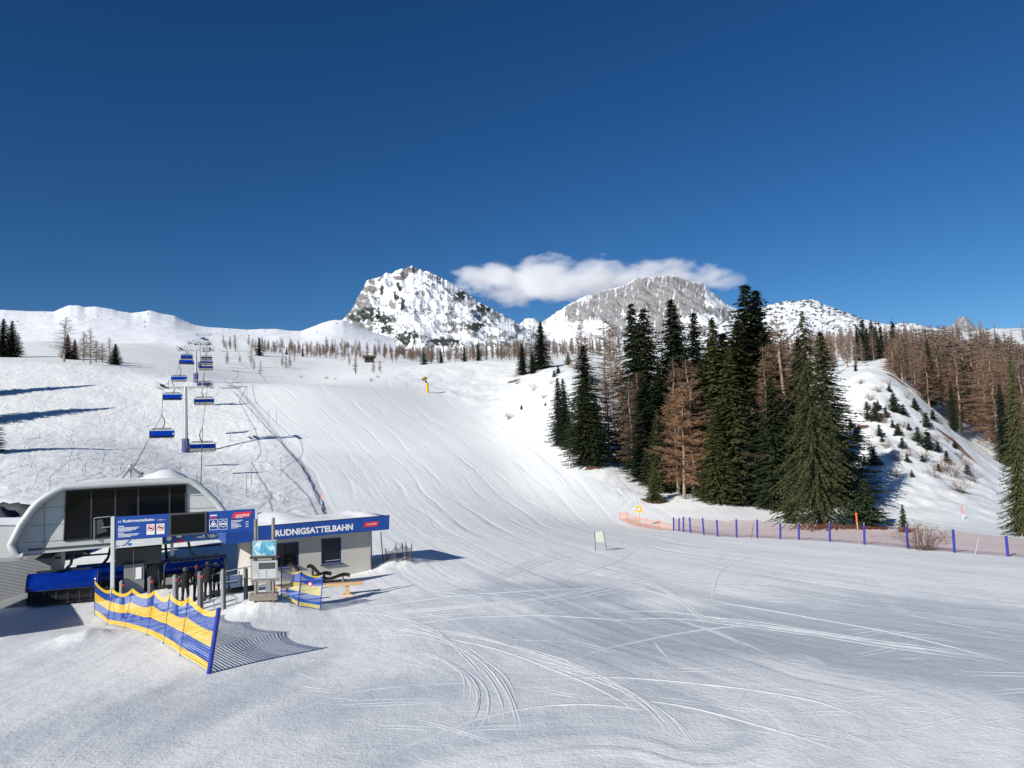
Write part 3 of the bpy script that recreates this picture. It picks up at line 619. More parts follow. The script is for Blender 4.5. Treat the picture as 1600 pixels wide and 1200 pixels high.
# the stand of trees right of the piste: (kind, column, row of base or None, row of top, depth if base is hidden, width, label)
for a in [
 ('dspruce0',874,696,590,None,.85,'narrow dark spruce at the left edge of the wood, beside the piste'),
 ('dspruce1',888,699,592,None,.85,'narrow spruce close behind the leftmost spruce of the wood'),
 ('dspruce2',922,None,541,132,1.05,'tall dark spruce top rising behind the green spruce over the brown patch'),
 ('spruce0',916,727,590,None,.88,'bushy green spruce standing over a bare brown patch by the piste'),
 ('dspruce0',934,None,620,121,.9,'short dark spruce in shade right of the bushy green spruce'),
 ('dspruce1',1001,None,476,128,.78,'tall slim spruce, left of the two twin tops against the rock face'),
 ('dspruce2',1021,None,484,126,.92,'tall slim spruce, right of the two twin tops against the rock face'),
 ('dspruce1',1064,None,481,130,.7,'slim spruce with its top just left of the tallest middle spire'),
 ('dspruce0',1074,None,469,128,.85,'tallest slim spruce spire in the middle of the wood'),
 ('dspruce2',1104,None,492,124,.9,'slim dark spruce right of the middle spire'),
 ('spruce1',1036,752,566,None,.75,'green spruce in the front row left of the orange larch'),
 ('dspruce2',1050,757,640,None,1.15,'low dark spruce at the foot of the front row left of the orange larch'),
 ('young0',1023,784,722,None,.9,'small lone spruce on a brown patch above the orange netting'),
 ('dspruce0',1180,None,447,117,1.0,'highest spruce of the wood, left of the two crowning tops'),
 ('dspruce1',1204,None,456,115,1.05,'second highest spruce of the wood, right of the crowning pair'),
 ('spruce2',1139,None,499,112,.8,'broad spruce left of the centre of the dense wood'),
 ('spruce0',1167,None,501,108,.95,'broad green spruce in the centre of the dense wood'),
 ('spruce1',1128,770,600,None,.85,'lower green spruce in the front row behind the small orange larch'),
 ('spruce2',1158,782,560,None,.9,'front spruce with dark skirt in the centre of the dense wood'),
 ('spruce0',1197,786,590,None,1.0,'wide dark front spruce above the long brown patch'),
 ('dspruce2',1222,None,520,112,1.15,'dark spruce behind the wide front spruce'),
 ('open0',1284,826,487,None,.70,'big ragged spruce with open lower branches behind the netting'),
 ('spruce2',1306,None,520,92,.85,'dark spruce close behind the big ragged spruce'),
 ('young1',1237,818,722,None,.92,'small bright spruce left of the big ragged spruce'),
 ('young2',1358,826,748,None,1.4,'low bushy spruce at the right foot of the big ragged spruce'),
 ('young0',1413,832,787,None,.85,'small lone spruce behind the netting on open snow'),
 ('spruce1',1597,838,560,None,.55,'green spruce cut by the right edge of the photo'),
 ('dspruce0',1255,None,560,100,1.0,'dark spruce filling the gap left of the big ragged spruce'),
 ('dspruce2',1012,None,590,117,1.1,'dark spruce in the second row below the twin tops'),
 ('dspruce1',1090,None,560,116,1.2,'dark spruce in the second row behind the orange larch'),
 ('dspruce0',1112,None,560,113,1.2,'dark spruce in the second row right of the orange larch'),
 ('spruce0',1122,None,640,104,.8,'green spruce in the second row right of the rounded orange larch'),
 ('dspruce1',1186,None,620,104,1.2,'dark spruce behind the wide dark front spruce above the brown patch'),
 ('spruce2',1062,None,620,113,.8,'green spruce directly behind the rounded orange larch'),
 ('dspruce0',1145,None,520,118,1.3,'dark back row spruce between the middle spires and the crowning pair'),
 ('dspruce2',1232,None,545,110,1.2,'dark back row spruce right of the crowning pair'),
 ('spruce1',1030,None,640,112,.8,'dark green spruce below the twin tops in the middle row'),
 ('spruce2',1150,None,545,106,.8,'green spruce filling the middle of the dense wood'),
 ('spruce0',1215,None,590,100,.85,'green spruce between the long brown patch and the big ragged spruce'),
 ('dspruce0',1178,None,520,112,1.0,'dark spruce directly below the two crowning tops'),
 ('dspruce1',1260,None,530,106,1.0,'dark spruce behind the left flank of the big ragged spruce'),
 ('larch1',1060,None,560,111,.8,'brown larch between the green front spruce and the rounded orange larch'),
 ('dspruce2',1120,None,530,121,1.0,'dark spruce in the back row right of the middle spire'),
 ('dspruce2',845,577,503,None,1.1,'tallest dark spruce on the snowy hump left of the wood'),
 ('dspruce0',817,586,536,None,1.0,'leftmost dark spruce on the snowy hump'),
 ('dspruce1',832,584,548,None,1.0,'short dark spruce between the two others on the snowy hump'),
 ('young1',888,570,549,None,1.0,'tiny lone spruce on the skyline of the snowy hump'),
 ('larch0',910,None,497,190,1.0,'brown bare larch on the hump left of the wood'),
 ('bare0',946,None,499,160,1.2,'thin bare larch with open crown before the rock face'),
 ('bare1',959,None,509,156,1.0,'thin bare larch just right of the open crowned larch'),
 ('bare2',970,None,502,150,1.0,'thin bare larch left of the twin spruce tops'),
 ('larch1',975,None,560,127,.75,'brown larch with fine twigs in the gap of the wood'),
 ('bare0',990,None,590,122,.9,'bare larch with pale trunk left of the front green spruce'),
 ('larch2',1003,None,580,119,.9,'brown larch with leaning pale trunk at the edge of the gap'),
 ('orange0',1069,None,602,106,.92,'rounded orange brown larch in the front of the wood'),
 ('orange1',1087,765,672,None,.72,'small orange larch with bare stem in front of the wood'),
 ('larch2',1086,None,560,109,1.0,'brown larch rising above the rounded orange larch'),
 ('larch0',1205,None,539,104,.6,'brown larch before the two crowning spruces'),
 ('larch1',1240,None,492,103,.95,'tall brown larch left of the big ragged spruce'),
 ('larch2',1232,None,520,108,.9,'brown larch behind the tall brown larch'),
 ('orange2',934,712,640,None,.5,'small brown larch before the dark gap right of the bushy spruce'),
 ('larch0',952,None,590,138,.7,'short brown larch in the gap behind the bushy spruce'),
 ]:
    k, u, vb, vt, d, wd, lab = a
    tree_px(k, u, vb, vt, lab, d, 'trees of the wood right of the piste' if u > 860 and u < 1340 else None, wd * (1.75 if k[:-1] in ('spruce','dspruce') and u < 1500 else 1.5 if k[:-1] in ('larch','bare') else 1.25 if k[:-1] == 'orange' else 1.1))

# forest on the hill beyond the cut bank
rf = random.Random(11); n_l = 0
GF = 'brown larches of the forest on the right hill'
for i in range(92):
    u = rf.uniform(1392, 1640); d = rf.uniform(152, 270)
    if u < 1430: d = max(d, 170)
    top = np.interp(u, [1390, 1420, 1450, 1500, 1560, 1600, 1640], [528, 512, 503, 506, 510, 520, 525]) + rf.uniform(2, 30) + (270 - d) * .30
    p = Gd(u, d); h = z_for(p.x / p.y, p.y, top) - p.z
    h = min(max(h, 9), 22)
    tree(('larch%d' % (i % 3)) if rf.random() < .8 else 'bare%d' % (i % 3), p, h, 'brown leafless larch in the dense forest on the right hill', 'tree', GF, rf.uniform(1.25, 1.7))
for u, d, vt, lab in [(1455,158,530,'tall dark spruce among larches at the left of the right hill forest'),(1447,165,548,'shorter dark spruce beside the tall one in the right hill forest'),(1492,152,595,'dark spruce low among larch trunks above the second bank'),(1512,175,560,'dark spruce in the middle of the right hill forest'),(1575,150,600,'dark spruce near the right edge behind the bank'),(1588,190,560,'dark spruce high at the right edge of the forest')]:
    tree_px('dspruce%d' % (u % 3), u, None, vt, lab, d, 'spruces among the larches of the right hill', 1.0)
for i in range(150):
    u = rf.uniform(1395, 1650); d = rf.uniform(185, 330); pb_ = Gd(u, d); tv = np.interp(u, [1390, 1420, 1450, 1500, 1560, 1650], [530, 514, 505, 508, 512, 524]) + rf.uniform(0, 26); hb_ = z_for(pb_.x / d, d, tv) - pb_.z
    if hb_ > 4: belt('farl%d' % (i % 4), pb_, min(hb_, 18), rf.uniform(1.6, 2.3))
for i in range(170):
    u = rf.uniform(1205, 1430); d = rf.uniform(230, 620); belt('farl%d' % (i % 4), Gd(u, d), rf.uniform(7, 13), rf.uniform(1.0, 1.5))
# grey larches and dark spruces higher on the far right slope
for i in range(85):
    u = rf.uniform(1215, 1420) if i < 60 else rf.uniform(1420, 1620); d = rf.uniform(260, 560)
    tree('farl%d' % (i % 4), Gd(u, d), rf.uniform(8, 14), 'small grey brown larch on the slope below the right ridge', 'tree', 'grey larches below the right ridge', rf.uniform(.8, 1.1))
for i, (u, d, h) in enumerate([(1343,285,13),(1350,290,15),(1357,284,12),(1365,292,14),(1372,300,12),(1380,288,12),(1388,296,10),(1398,290,14)]):
    tree('fars%d' % (i % 2), Gd(u, d), h, 'dark spruce, %s from the left in the clump above the snow cut' % ['first','second','third','fourth','fifth','sixth','seventh','last'][i], 'tree', 'dark spruce clump above the snow cut')
tree_px('dspruce0', 1337, 580, 562, 'tiny spruce on the top edge of the snow cut', None, None, 1.2)

# left side trees
for a in [
 ('dspruce0',4,558,498,None,1.2,'tall dark spruce at the left edge on the hill crest'),
 ('dspruce2',18,558,502,None,1.2,'dark spruce second from the left edge on the hill crest'),
 ('larch1',28,558,520,None,1.0,'brown larch at the right of the left edge clump'),
 ('bare1',100,None,494,268,1.6,'old bare larch with wide crown on the left crest'),
 ('dspruce1',106,561,522,None,1.4,'dark spruce beneath the old bare larch'),
 ('dspruce0',116,562,530,None,1.2,'short dark spruce right of the one beneath the old larch'),
 ('larch0',130,565,517,None,1.2,'brown larch in the middle clump on the left crest'),
 ('bare2',141,None,512,265,1.2,'slender bare larch in the middle clump on the left crest'),
 ('larch2',150,566,531,None,1.3,'brown larch with dense twigs in the left crest clump'),
 ('larch1',160,567,535,None,1.2,'short brown larch ending the left crest clump'),
 ('bare0',172,568,526,None,1.1,'thin bare larch beside the lone dark spruce on the crest'),
 ('dspruce2',180,570,537,None,1.45,'lone dark pyramid spruce on the left crest'),
 ]:
    k, u, vb, vt, d, wd, lab = a
    tree_px(k, u, vb, vt, lab, d, None, wd * 1.6)
for i, (u, d, h) in enumerate([(-22,118,10),(-75,158,20),(-84,186,22)]):
    tree('spruce%d' % (i % 3), Gd(u, d), h, 'spruce at the far left shading the ski slope, %s one up the slope' % ['nearest', 'second', 'third', 'fourth', 'highest'][i], 'tree', 'spruces beyond the left edge', 1.9)

# scattered trees on the middle hill
mids = [(368,549,521,'farl0'),(360,547,530,'farl1'),(355,569,547,'farl1'),(375,567,553,'farl2'),(392,574,532,'bare0'),(397,579,558,'farl0'),(407,588,562,'bare1'),(405,556,528,'fars0'),
 (448,554,543,'fars1'),(441,574,552,'farl0'),(447,578,554,'farl3'),(453,576,552,'farl1'),(460,567,538,'bare2'),(473,557,545,'fars0'),(487,558,531,'farl2'),(491,559,540,'farl0'),(510,545,525,'farl1'),(519,545,529,'farl0'),
 (534,564,526,'bare1'),(538,562,531,'larch0'),(525,562,548,'farl2'),(510,560,546,'farl3'),(557,562,528,'bare0'),(562,560,531,'larch1'),(556,586,556,'farl1'),(574,562,533,'farl0'),(584,584,560,'larch2'),(594,582,562,'farl3'),(546,572,552,'farl2'),
 (430,552,540,'farl0'),(437,553,538,'farl2'),(424,551,541,'farl1'),(418,550,542,'farl3'),(465,553,541,'farl0'),(480,553,540,'farl1'),(500,552,535,'farl2'),(545,548,534,'farl1'),(600,558,538,'farl0'),(610,556,536,'farl2'),(620,560,540,'farl1'),(632,561,541,'farl3'),(640,562,543,'farl0'),(412,551,539,'farl2'),(456,551,538,'farl1'),(585,556,537,'farl1')]
for (u, vb, vt, k) in mids:
    tree_px(k, u, vb, vt, 'small dark spruce alone on the snowy middle hill, %s' % {405: 'leftmost of three', 448: 'middle of three', 473: 'rightmost of three'}[u] if k[:4] == 'fars' else 'small leafless larch scattered on the snowy middle hill', None, 'small spruces on the middle hill' if k[:4] == 'fars' else 'larches scattered on the middle hill', 1.25)
rm = random.Random(3)
for i in range(120):
    u = rm.uniform(600, 838); d = rm.uniform(430, 640); vt = np.interp(u, [600, 660, 720, 800, 838], [545, 541, 540, 532, 536]) + rm.uniform(-5, 9)
    p = Gd(u, d); h = min(max(z_for(p.x / p.y, p.y, vt) - p.z, 6), 17)
    belt('farl%d' % (i % 4), p, h, rm.uniform(1.1, 1.6))
for i, (u, vt) in enumerate([(663,543), (690,547), (726,541), (748,538)]):
    tree('fars%d' % (i % 2), Gd(u, 400 + 4 * i), z_for(Gd(u, 400 + 4 * i).x / (400 + 4 * i), 400 + 4 * i, vt) - Gd(u, 400 + 4 * i).z,
         ['leftmost', 'second', 'third', 'rightmost'][i] + ' of four dark spruces before the larch belt under the peak', 'tree', 'dark spruces before the larch belt', 1.1)
for i in range(150):
    u = rm.uniform(405, 660); d = rm.uniform(500, 640)
    if rm.random() < .25: u = rm.uniform(340, 700)
    belt('farl%d' % (i % 4), Gd(u, d), rm.uniform(5, 9.5), rm.uniform(1.2, 1.8))
for i in range(75):
    u = rm.uniform(842, 1010); d = rm.uniform(430, 850)
    belt('farl%d' % (i % 4), Gd(u, d), rm.uniform(7, 14), rm.uniform(1.1, 1.5))
for i in range(60):
    u = rm.uniform(470, 880); p = Gd(u, rm.uniform(700, 1080))
    belt('farl%d' % (i % 4), p, rm.uniform(7, 12), rm.uniform(.8, 1.2))

bo = bpy.data.objects.new('larch_woodland', tri_mesh('larch_woodland', np.concatenate(BELT), TWIG_G)); col.objects.link(bo); bo['kind'] = 'stuff'; bo['label'] = 'distant belt of leafless larches at the foot of the peaks'
# seedlings and bare bushes
rb_ = random.Random(77)
def ORD(n):
    o_ = ['first','second','third','fourth','fifth','sixth','seventh','eighth','ninth','tenth','eleventh','twelfth','thirteenth','fourteenth','fifteenth','sixteenth','seventeenth','eighteenth','nineteenth','twentieth']
    return o_[n - 1] if n <= 20 else ['twenty-', 'thirty-'][(n - 21) // 10] + o_[(n - 1) % 10]
seed_pts = [(1368,658,630),(1384,652,635),(1398,644,615),(1412,648,632),(1420,672,660),(1404,680,662),(1435,690,668),(1450,702,672),(1448,668,645),(1466,706,690),(1378,690,678),(1366,727,697),(1350,724,715),(1418,722,708),(1467,736,724),(1492,700,688),(1390,612,600),(1355,640,627),(1375,682,664),(1432,642,628),(1458,656,640),(1410,700,684),(1442,722,710),(1480,722,704),(1425,745,734),(1395,668,655),(1512,742,726),(1356,655,640),(1438,612,598),
 (1340,690,668),(1330,670,655),(1372,640,625),(1430,640,622),(872,584,572),(866,589,578),(815,640,632),(852,634,628),(874,688,680),(1160,792,786)]
for i, (u, vb, vt) in enumerate(seed_pts):
    bank_ = u > 1300; NB = sorted(q[0] for q in seed_pts if (q[0] > 1300) == bank_).index(u) + 1 if True else 0
    tree_px('mini%d' % (i % 3), u, vb, vt, ('tiny dark spruce seedling, %s from the left on the snowy bank' if bank_ else 'tiny dark spruce seedling, %s from the left on snow left of the wood') % ORD(NB), None, 'spruce seedlings on the snowy bank' if bank_ else 'seedlings on the snowy hump', 1.2, 'seedling')
BUSHM = tri_mesh('bare_bush', bush_tris(1, 1.6, 1.5, 80, .014), TWIG_G); BUSHM2 = tri_mesh('bare_bush', bush_tris(2, 1.6, 1.9, 60, .014), TWIG)
bushes = [(1358,640,1.7),(1372,612,1.5),(1388,600,1.6),(1410,668,1.6),(1428,688,1.8),(1446,720,2.0),(1460,745,1.9),(1400,745,1.5),(1510,730,2.0),(1520,752,1.8),(1470,662,1.6),(1448,628,1.7),(1416,622,1.5),(1385,700,1.6),(1362,700,1.4),(1500,716,1.6),(1380,660,2.0),(1395,632,1.8),(1440,650,1.6),(1400,720,1.8),(1420,712,1.5),(1475,735,2.4),(1490,745,2.6),(1500,770,2.2),(1350,650,1.8),(1360,625,1.6),(1425,600,1.6),(1460,690,1.8),(1480,690,1.5),(1345,600,1.2),(1435,858,2.2),(1450,860,1.8),(1325,640,1.5),(795,655,2.2),(835,610,2.4),(808,600,2.0),(862,600,1.6),(850,622,1.3),(805,589,1.5),(580,596,1.4),(470,590,1.5),(510,592,1.5),(524,593,1.3),(590,590,1.2)]
for i, (u, v, h) in enumerate(bushes):
    p = G(u, v)
    if p is None: continue
    o = bpy.data.objects.new('bare_bush', BUSHM if i % 2 else BUSHM2); col.objects.link(o); s = h / 1.6
    o.location = (p.x, p.y, p.z - .15); o.scale = (s, s, s); o.rotation_euler = (0, 0, i * 1.3)
    kk = lambda q: 0 if q[0] > 1300 and q[1] < 800 else 1 if q[0] > 1300 else 2 if q[0] > 700 else 3
    nb_ = ORD(1 + sum(kk(q) == kk((u, v)) and (q[0], q[1]) < (u, v) for q in bushes))
    reg = ('leafless twiggy bush growing on the snowy bank on the right', 'bushes on the snowy bank') if u > 1300 and v < 800 else ('leafless bush behind the red netting', 'bushes behind the netting') if u > 1300 else ('leafless twiggy bush on the snowy hump left of the wood', 'bushes on the hump') if u > 700 else ('low leafless bush at the far edge of the piste', 'bushes at the piste edge')
    tag(o, reg[0] + ', ' + nb_ + ' from the left', 'bush', reg[1])
# bare earth where snow has slipped: thin lumpy mats on the ground
EARTH = mat('bare_earth', (.13, .065, .035), .95, var=.5, vscale=3, bump=1, bscale=5)
GRASSM = mat('dry_bank_grass', (.20, .13, .08), .95, var=.5, vscale=1.5, bump=1, bscale=4)
def patch(u, v, rx, ry, m, name, ang=0.0, seed=0, lift=.12):
    c = G(u, v); n = 26; a = np.linspace(0, 2 * np.pi, n * 2, endpoint=False)
    rr = np.linspace(0, 1, 12)
    RR, AA = np.meshgrid(rr, np.append(a, a[0]), indexing='ij')
    w_ = 1 + .35 * fbm(np.cos(AA) * 1.7 + seed, np.sin(AA) * 1.7, 3, 200 + seed)
    lx = RR * np.cos(AA) * rx * w_; ly = RR * np.sin(AA) * ry * w_
    X = c.x + lx * math.cos(ang) - ly * math.sin(ang); Y = c.y + lx * math.sin(ang) + ly * math.cos(ang)
    Z = zt(X, Y) + lift * (1 - RR**2) * 1.3 - .05 + .10 * fbm(X / .5, Y / .5, 3, 7) * (1 - RR**4)
    o = grid_mesh(name, X, Y, Z, m, flip=False); o['kind'] = 'structure'; return o
patch(928, 731, 1.9, 1.2, EARTH, 'earth', 0, 1); patch(1024, 783, 2.2, 1.4, EARTH, 'earth', 0, 2)
patch(1190, 790, 4.2, 1.5, EARTH, 'earth', -.25, 3); patch(1205, 778, 3, 1.2, EARTH, 'earth', .2, 9)
patch(1400, 592, 2.2, 1.6, GRASSM, 'earth', -.5, 4, .25); patch(1488, 688, 2.4, 1.4, EARTH, 'earth', -.6, 5, .3); patch(1505, 706, 1.6, 1.4, GRASSM, 'earth', -.4, 6, .3)
patch(1503, 768, 1.4, .8, EARTH, 'earth', 0, 7); patch(1345, 668, 1.5, 1.2, EARTH, 'earth', 0, 8); patch(803, 596, 3, 2, GRASSM, 'earth', .5, 10, .2)
# ------------------------------------------------------------------ mesh building helpers
class MB:
    def __init__(s): s.v = []; s.f = []; s.sm = []; s.uv = None
    def add(s, vs, fs, smooth=False):
        k = len(s.v); s.v += [tuple(p) for p in vs]; s.f += [tuple(i + k for i in f) for f in fs]; s.sm += [smooth] * len(fs); return s
    def box(s, c, d, rz=0.0, tilt=None):
        x, y, z = d[0] / 2, d[1] / 2, d[2] / 2
        P = [Vector(p) for p in ((-x, -y, -z), (x, -y, -z), (x, y, -z), (-x, y, -z), (-x, -y, z), (x, -y, z), (x, y, z), (-x, y, z))]
        M = Matrix.Rotation(rz, 3, 'Z')
        if tilt: M = M @ Matrix.Rotation(tilt[1], 3, tilt[0])
        return s.add([M @ p + Vector(c) for p in P], [(0, 3, 2, 1), (4, 5, 6, 7), (0, 1, 5, 4), (1, 2, 6, 5), (2, 3, 7, 6), (3, 0, 4, 7)])
    def tube(s, pts, r, n=8, cap=True):
        pts = [Vector(p) for p in pts]; m = len(pts); rr = r if isinstance(r, (list, tuple)) else [r] * m; V = []; F_ = []
        up = None
        for i, p in enumerate(pts):
            t = (pts[min(i + 1, m - 1)] - pts[max(i - 1, 0)]).normalized()
            if up is None: up = Vector((0, 0, 1)) if abs(t.z) < .9 else Vector((1, 0, 0))
            a = t.cross(up).normalized(); b = a.cross(t).normalized(); up = b
            for k in range(n):
                q = 2 * math.pi * k / n; V.append(p + (a * math.cos(q) + b * math.sin(q)) * rr[i])
        for i in range(m - 1):
            for k in range(n): F_.append((i * n + k, i * n + (k + 1) % n, (i + 1) * n + (k + 1) % n, (i + 1) * n + k))
        s.add(V, F_, True)
        if cap: s.add(V[:n], [tuple(range(n))[::-1]]); s.add(V[-n:], [tuple(range(n))])
        return s
    def prism(s, pts, ext, smooth=False):            # planar outline + extrusion vector
        n = len(pts); A_ = [Vector(p) for p in pts]; B_ = [p + Vector(ext) for p in A_]
        return s.add(A_ + B_, [tuple(range(n))[::-1], tuple(range(n, 2 * n))] + [(i, (i + 1) % n, n + (i + 1) % n, n + i) for i in range(n)])
    def sheet(s, grid, thick=None, smooth=True):      # grid [i][j] of points, optional thickness vector
        r, c = len(grid), len(grid[0])
        V = [p for row in grid for p in row]; Fs = [(i * c + j, i * c + j + 1, (i + 1) * c + j + 1, (i + 1) * c + j) for i in range(r - 1) for j in range(c - 1)]
        if thick is not None:
            t = Vector(thick); k = len(V); V = V + [Vector(p) + t for p in V]
            Fs += [tuple(k + q for q in f[::-1]) for f in Fs]
            e = [(i, 0) for i in range(r)] + [(r - 1, j) for j in range(1, c)] + [(i, c - 1) for i in range(r - 2, -1, -1)] + [(0, j) for j in range(c - 2, 0, -1)]
            ids = [i * c + j for i, j in e]
            for a, b in zip(ids, ids[1:] + ids[:1]): Fs.append((b, a, k + a, k + b))
        return s.add(V, Fs, smooth)
    def ball(s, c, r, n=8, sc=(1, 1, 1)):
        V = []; Fs = []
        for i in range(n + 1):
            a = math.pi * i / n
            for k in range(2 * n):
                b = math.pi * k / n; V.append((c[0] + r * sc[0] * math.sin(a) * math.cos(b), c[1] + r * sc[1] * math.sin(a) * math.sin(b), c[2] + r * sc[2] * math.cos(a)))
        for i in range(n):
            for k in range(2 * n): Fs.append((i * 2 * n + k, (i + 1) * 2 * n + k, (i + 1) * 2 * n + (k + 1) % (2 * n), i * 2 * n + (k + 1) % (2 * n)))
        return s.add(V, Fs, True)
    def mesh(s, name, m):
        me = bpy.data.meshes.new(name); me.from_pydata(s.v, [], s.f); me.polygons.foreach_set('use_smooth', s.sm); me.update(); me.materials.append(m)
        if s.uv:
            l = me.uv_layers.new(name='net')
            for p in me.polygons:
                for li in p.loop_indices: l.data[li].uv = s.uv[me.loops[li].vertex_index]
        return me
    def build(s, name, m, parent=None):
        o = bpy.data.objects.new(name, s.mesh(name, m)); col.objects.link(o)
        if parent is not None: o.parent = parent
        return o
def bevel(o, w=.02, seg=2):
    bm = bmesh.new(); bm.from_mesh(o.data); bmesh.ops.remove_doubles(bm, verts=bm.verts, dist=1e-5)
    bmesh.ops.bevel(bm, geom=list(bm.edges), offset=w, segments=seg, affect='EDGES', clamp_overlap=True); bm.to_mesh(o.data); bm.free(); return o
class Frame:
    def __init__(s, loc, ang): s.o = Vector(loc); s.a = ang; s.R = Matrix.Rotation(ang, 3, 'Z'); s.Ri = s.R.transposed()
    def w(s, p): return s.R @ Vector(p) + s.o
    def l(s, p): return s.Ri @ (Vector(p) - s.o)
    def hit(s, u, v, b=0.0):
        c = s.Ri @ (CAM - s.o); d = s.Ri @ ray(u, v); k = (b - c.y) / d.y; q = c + d * k; return Vector((q.x, b, q.z))
    def root(s, name): return empty(name, s.o, s.a)
def text(body, m, parent, corner, width, height, ydir=-1, name='lettering', bold=.0, shear=0.0, th=.006, slope=0.0):
    cu = bpy.data.curves.new('txt', 'FONT'); cu.body = body; cu.size = 1; cu.offset = bold; cu.shear = shear; cu.extrude = 0.0; cu.resolution_u = 3
    to = bpy.data.objects.new('txt', cu); col.objects.link(to); dg = bpy.context.evaluated_depsgraph_get(); dg.update()
    me = bpy.data.meshes.new_from_object(to.evaluated_get(dg)); bpy.data.objects.remove(to); bpy.data.curves.remove(cu)
    xs = [v.co.x for v in me.vertices]; ys = [v.co.y for v in me.vertices]; x0, x1, y0, y1 = min(xs), max(xs), min(ys), max(ys)
    for v in me.vertices:
        X = (v.co.x - x0) / (x1 - x0) * width; Z = (v.co.y - y0) / (y1 - y0) * height
        v.co = (corner[0] + X, corner[1] - th, corner[2] + Z + slope * X)
    me.materials.clear(); me.materials.append(m); o = bpy.data.objects.new(name, me); col.objects.link(o); o.parent = parent; return o

# ------------------------------------------------------------------ object materials
PANEL = mat('hood_panel', (.52, .55, .55), .45, var=.05, vscale=1.5, bump=.15, bscale=3); RIMM = mat('hood_rim', (.50, .53, .53), .35, var=.05, vscale=2)
GLASSD = mat('dark_glass', (.004, .005, .008), .10, spec=.22, alpha=.80); GLASSW = mat('window_glass', (.008, .010, .018), .08, spec=.35)
STEEL = mat('galvanised_steel', (.40, .42, .43), .5, metal=.35, var=.12, vscale=6); DSTEEL = mat('dark_steel', (.035, .036, .04), .5, metal=.2, var=.2, vscale=6)
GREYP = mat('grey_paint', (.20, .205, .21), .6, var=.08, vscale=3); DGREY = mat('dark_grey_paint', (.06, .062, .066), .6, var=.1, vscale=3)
BLUE = mat('sign_blue', (.010, .060, .30), .38, var=.06, vscale=2); BLUE2 = mat('sign_blue_light', (.02, .14, .42), .4)
WHITE = mat('white_print', (.80, .80, .80), .5); RED = mat('logo_red', (.70, .02, .04), .45); REDI = mat('indicator_red', (.75, .03, .04), .4); GREEN = mat('print_green', (.03, .30, .09), .5)
PLASTER = mat('plaster_wall', (.46, .44, .40), .9, var=.04, vscale=4, bump=.3, bscale=25); CONC = mat('concrete', (.34, .35, .35), .85, var=.1, vscale=1.5, bump=.4, bscale=8)
WOODG = mat('weathered_wood', (.24, .20, .165), .85, var=.25, vscale=6, bump=.4, bscale=20); WOODD = mat('dark_stained_wood', (.045, .032, .026), .7, var=.3, vscale=8); WOODL = mat('new_pine_wood', (.62, .40, .19), .7, var=.12, vscale=5)
YEL = mat('gun_yellow', (.62, .36, .02), .5, var=.1, vscale=3); BLK = mat('black_rubber', (.012, .012, .014), .6); FABR = mat('black_fabric', (.007, .007, .009), .9, var=.3, vscale=8, bump=.5, bscale=20)
SEATB = mat('seat_beige', (.30, .28, .25), .7); PADB = mat('blue_padding', (.012, .026, .30), .55, var=.08, vscale=4); ORANGE = mat('orange_paint', (.85, .12, .02), .5); PINK = mat('pink_red_pole', (.85, .08, .12), .5)
PURP = mat('violet_padding', (.05, .052, .17), .6, var=.1, vscale=3); ROOFB = mat('brown_shingle', (.10, .06, .04), .9, var=.3, vscale=2); SKIN = mat('skin', (.55, .32, .24), .6)
def bubble_mat():
    m = bpy.data.materials.new('blue_visor'); m.use_nodes = True; n = m.node_tree; b = n.nodes['Principled BSDF']; o = n.nodes['Material Output']
    b.inputs['Base Color'].default_value = (.005, .04, .33, 1); b.inputs['Roughness'].default_value = .12
    t = n.nodes.new('ShaderNodeBsdfTransparent'); t.inputs['Color'].default_value = (.03, .35, 1, 1); x = n.nodes.new('ShaderNodeMixShader'); x.inputs[0].default_value = .42
    n.links.new(b.outputs[0], x.inputs[1]); n.links.new(t.outputs[0], x.inputs[2]); n.links.new(x.outputs[0], o.inputs['Surface']); return m
VISOR = bubble_mat()
def corr_mat():
    m = mat('corrugated_cladding', (.27, .28, .29), .55); n = m.node_tree; b = n.nodes['Principled BSDF']
    tc = n.nodes.new('ShaderNodeTexCoord'); sx = n.nodes.new('ShaderNodeSeparateXYZ'); s = n.nodes.new('ShaderNodeMath'); s.operation = 'MULTIPLY'; s.inputs[1].default_value = 80
    s2 = n.nodes.new('ShaderNodeMath'); s2.operation = 'SINE'; bp = n.nodes.new('ShaderNodeBump'); bp.inputs['Distance'].default_value = .03; bp.inputs['Strength'].default_value = .45
    n.links.new(tc.outputs['Object'], sx.inputs[0]); n.links.new(sx.outputs['Z'], s.inputs[0]); n.links.new(s.outputs[0], s2.inputs[0]); n.links.new(s2.outputs[0], bp.inputs['Height']); n.links.new(bp.outputs[0], b.inputs['Normal']); return m
CORR = corr_mat()
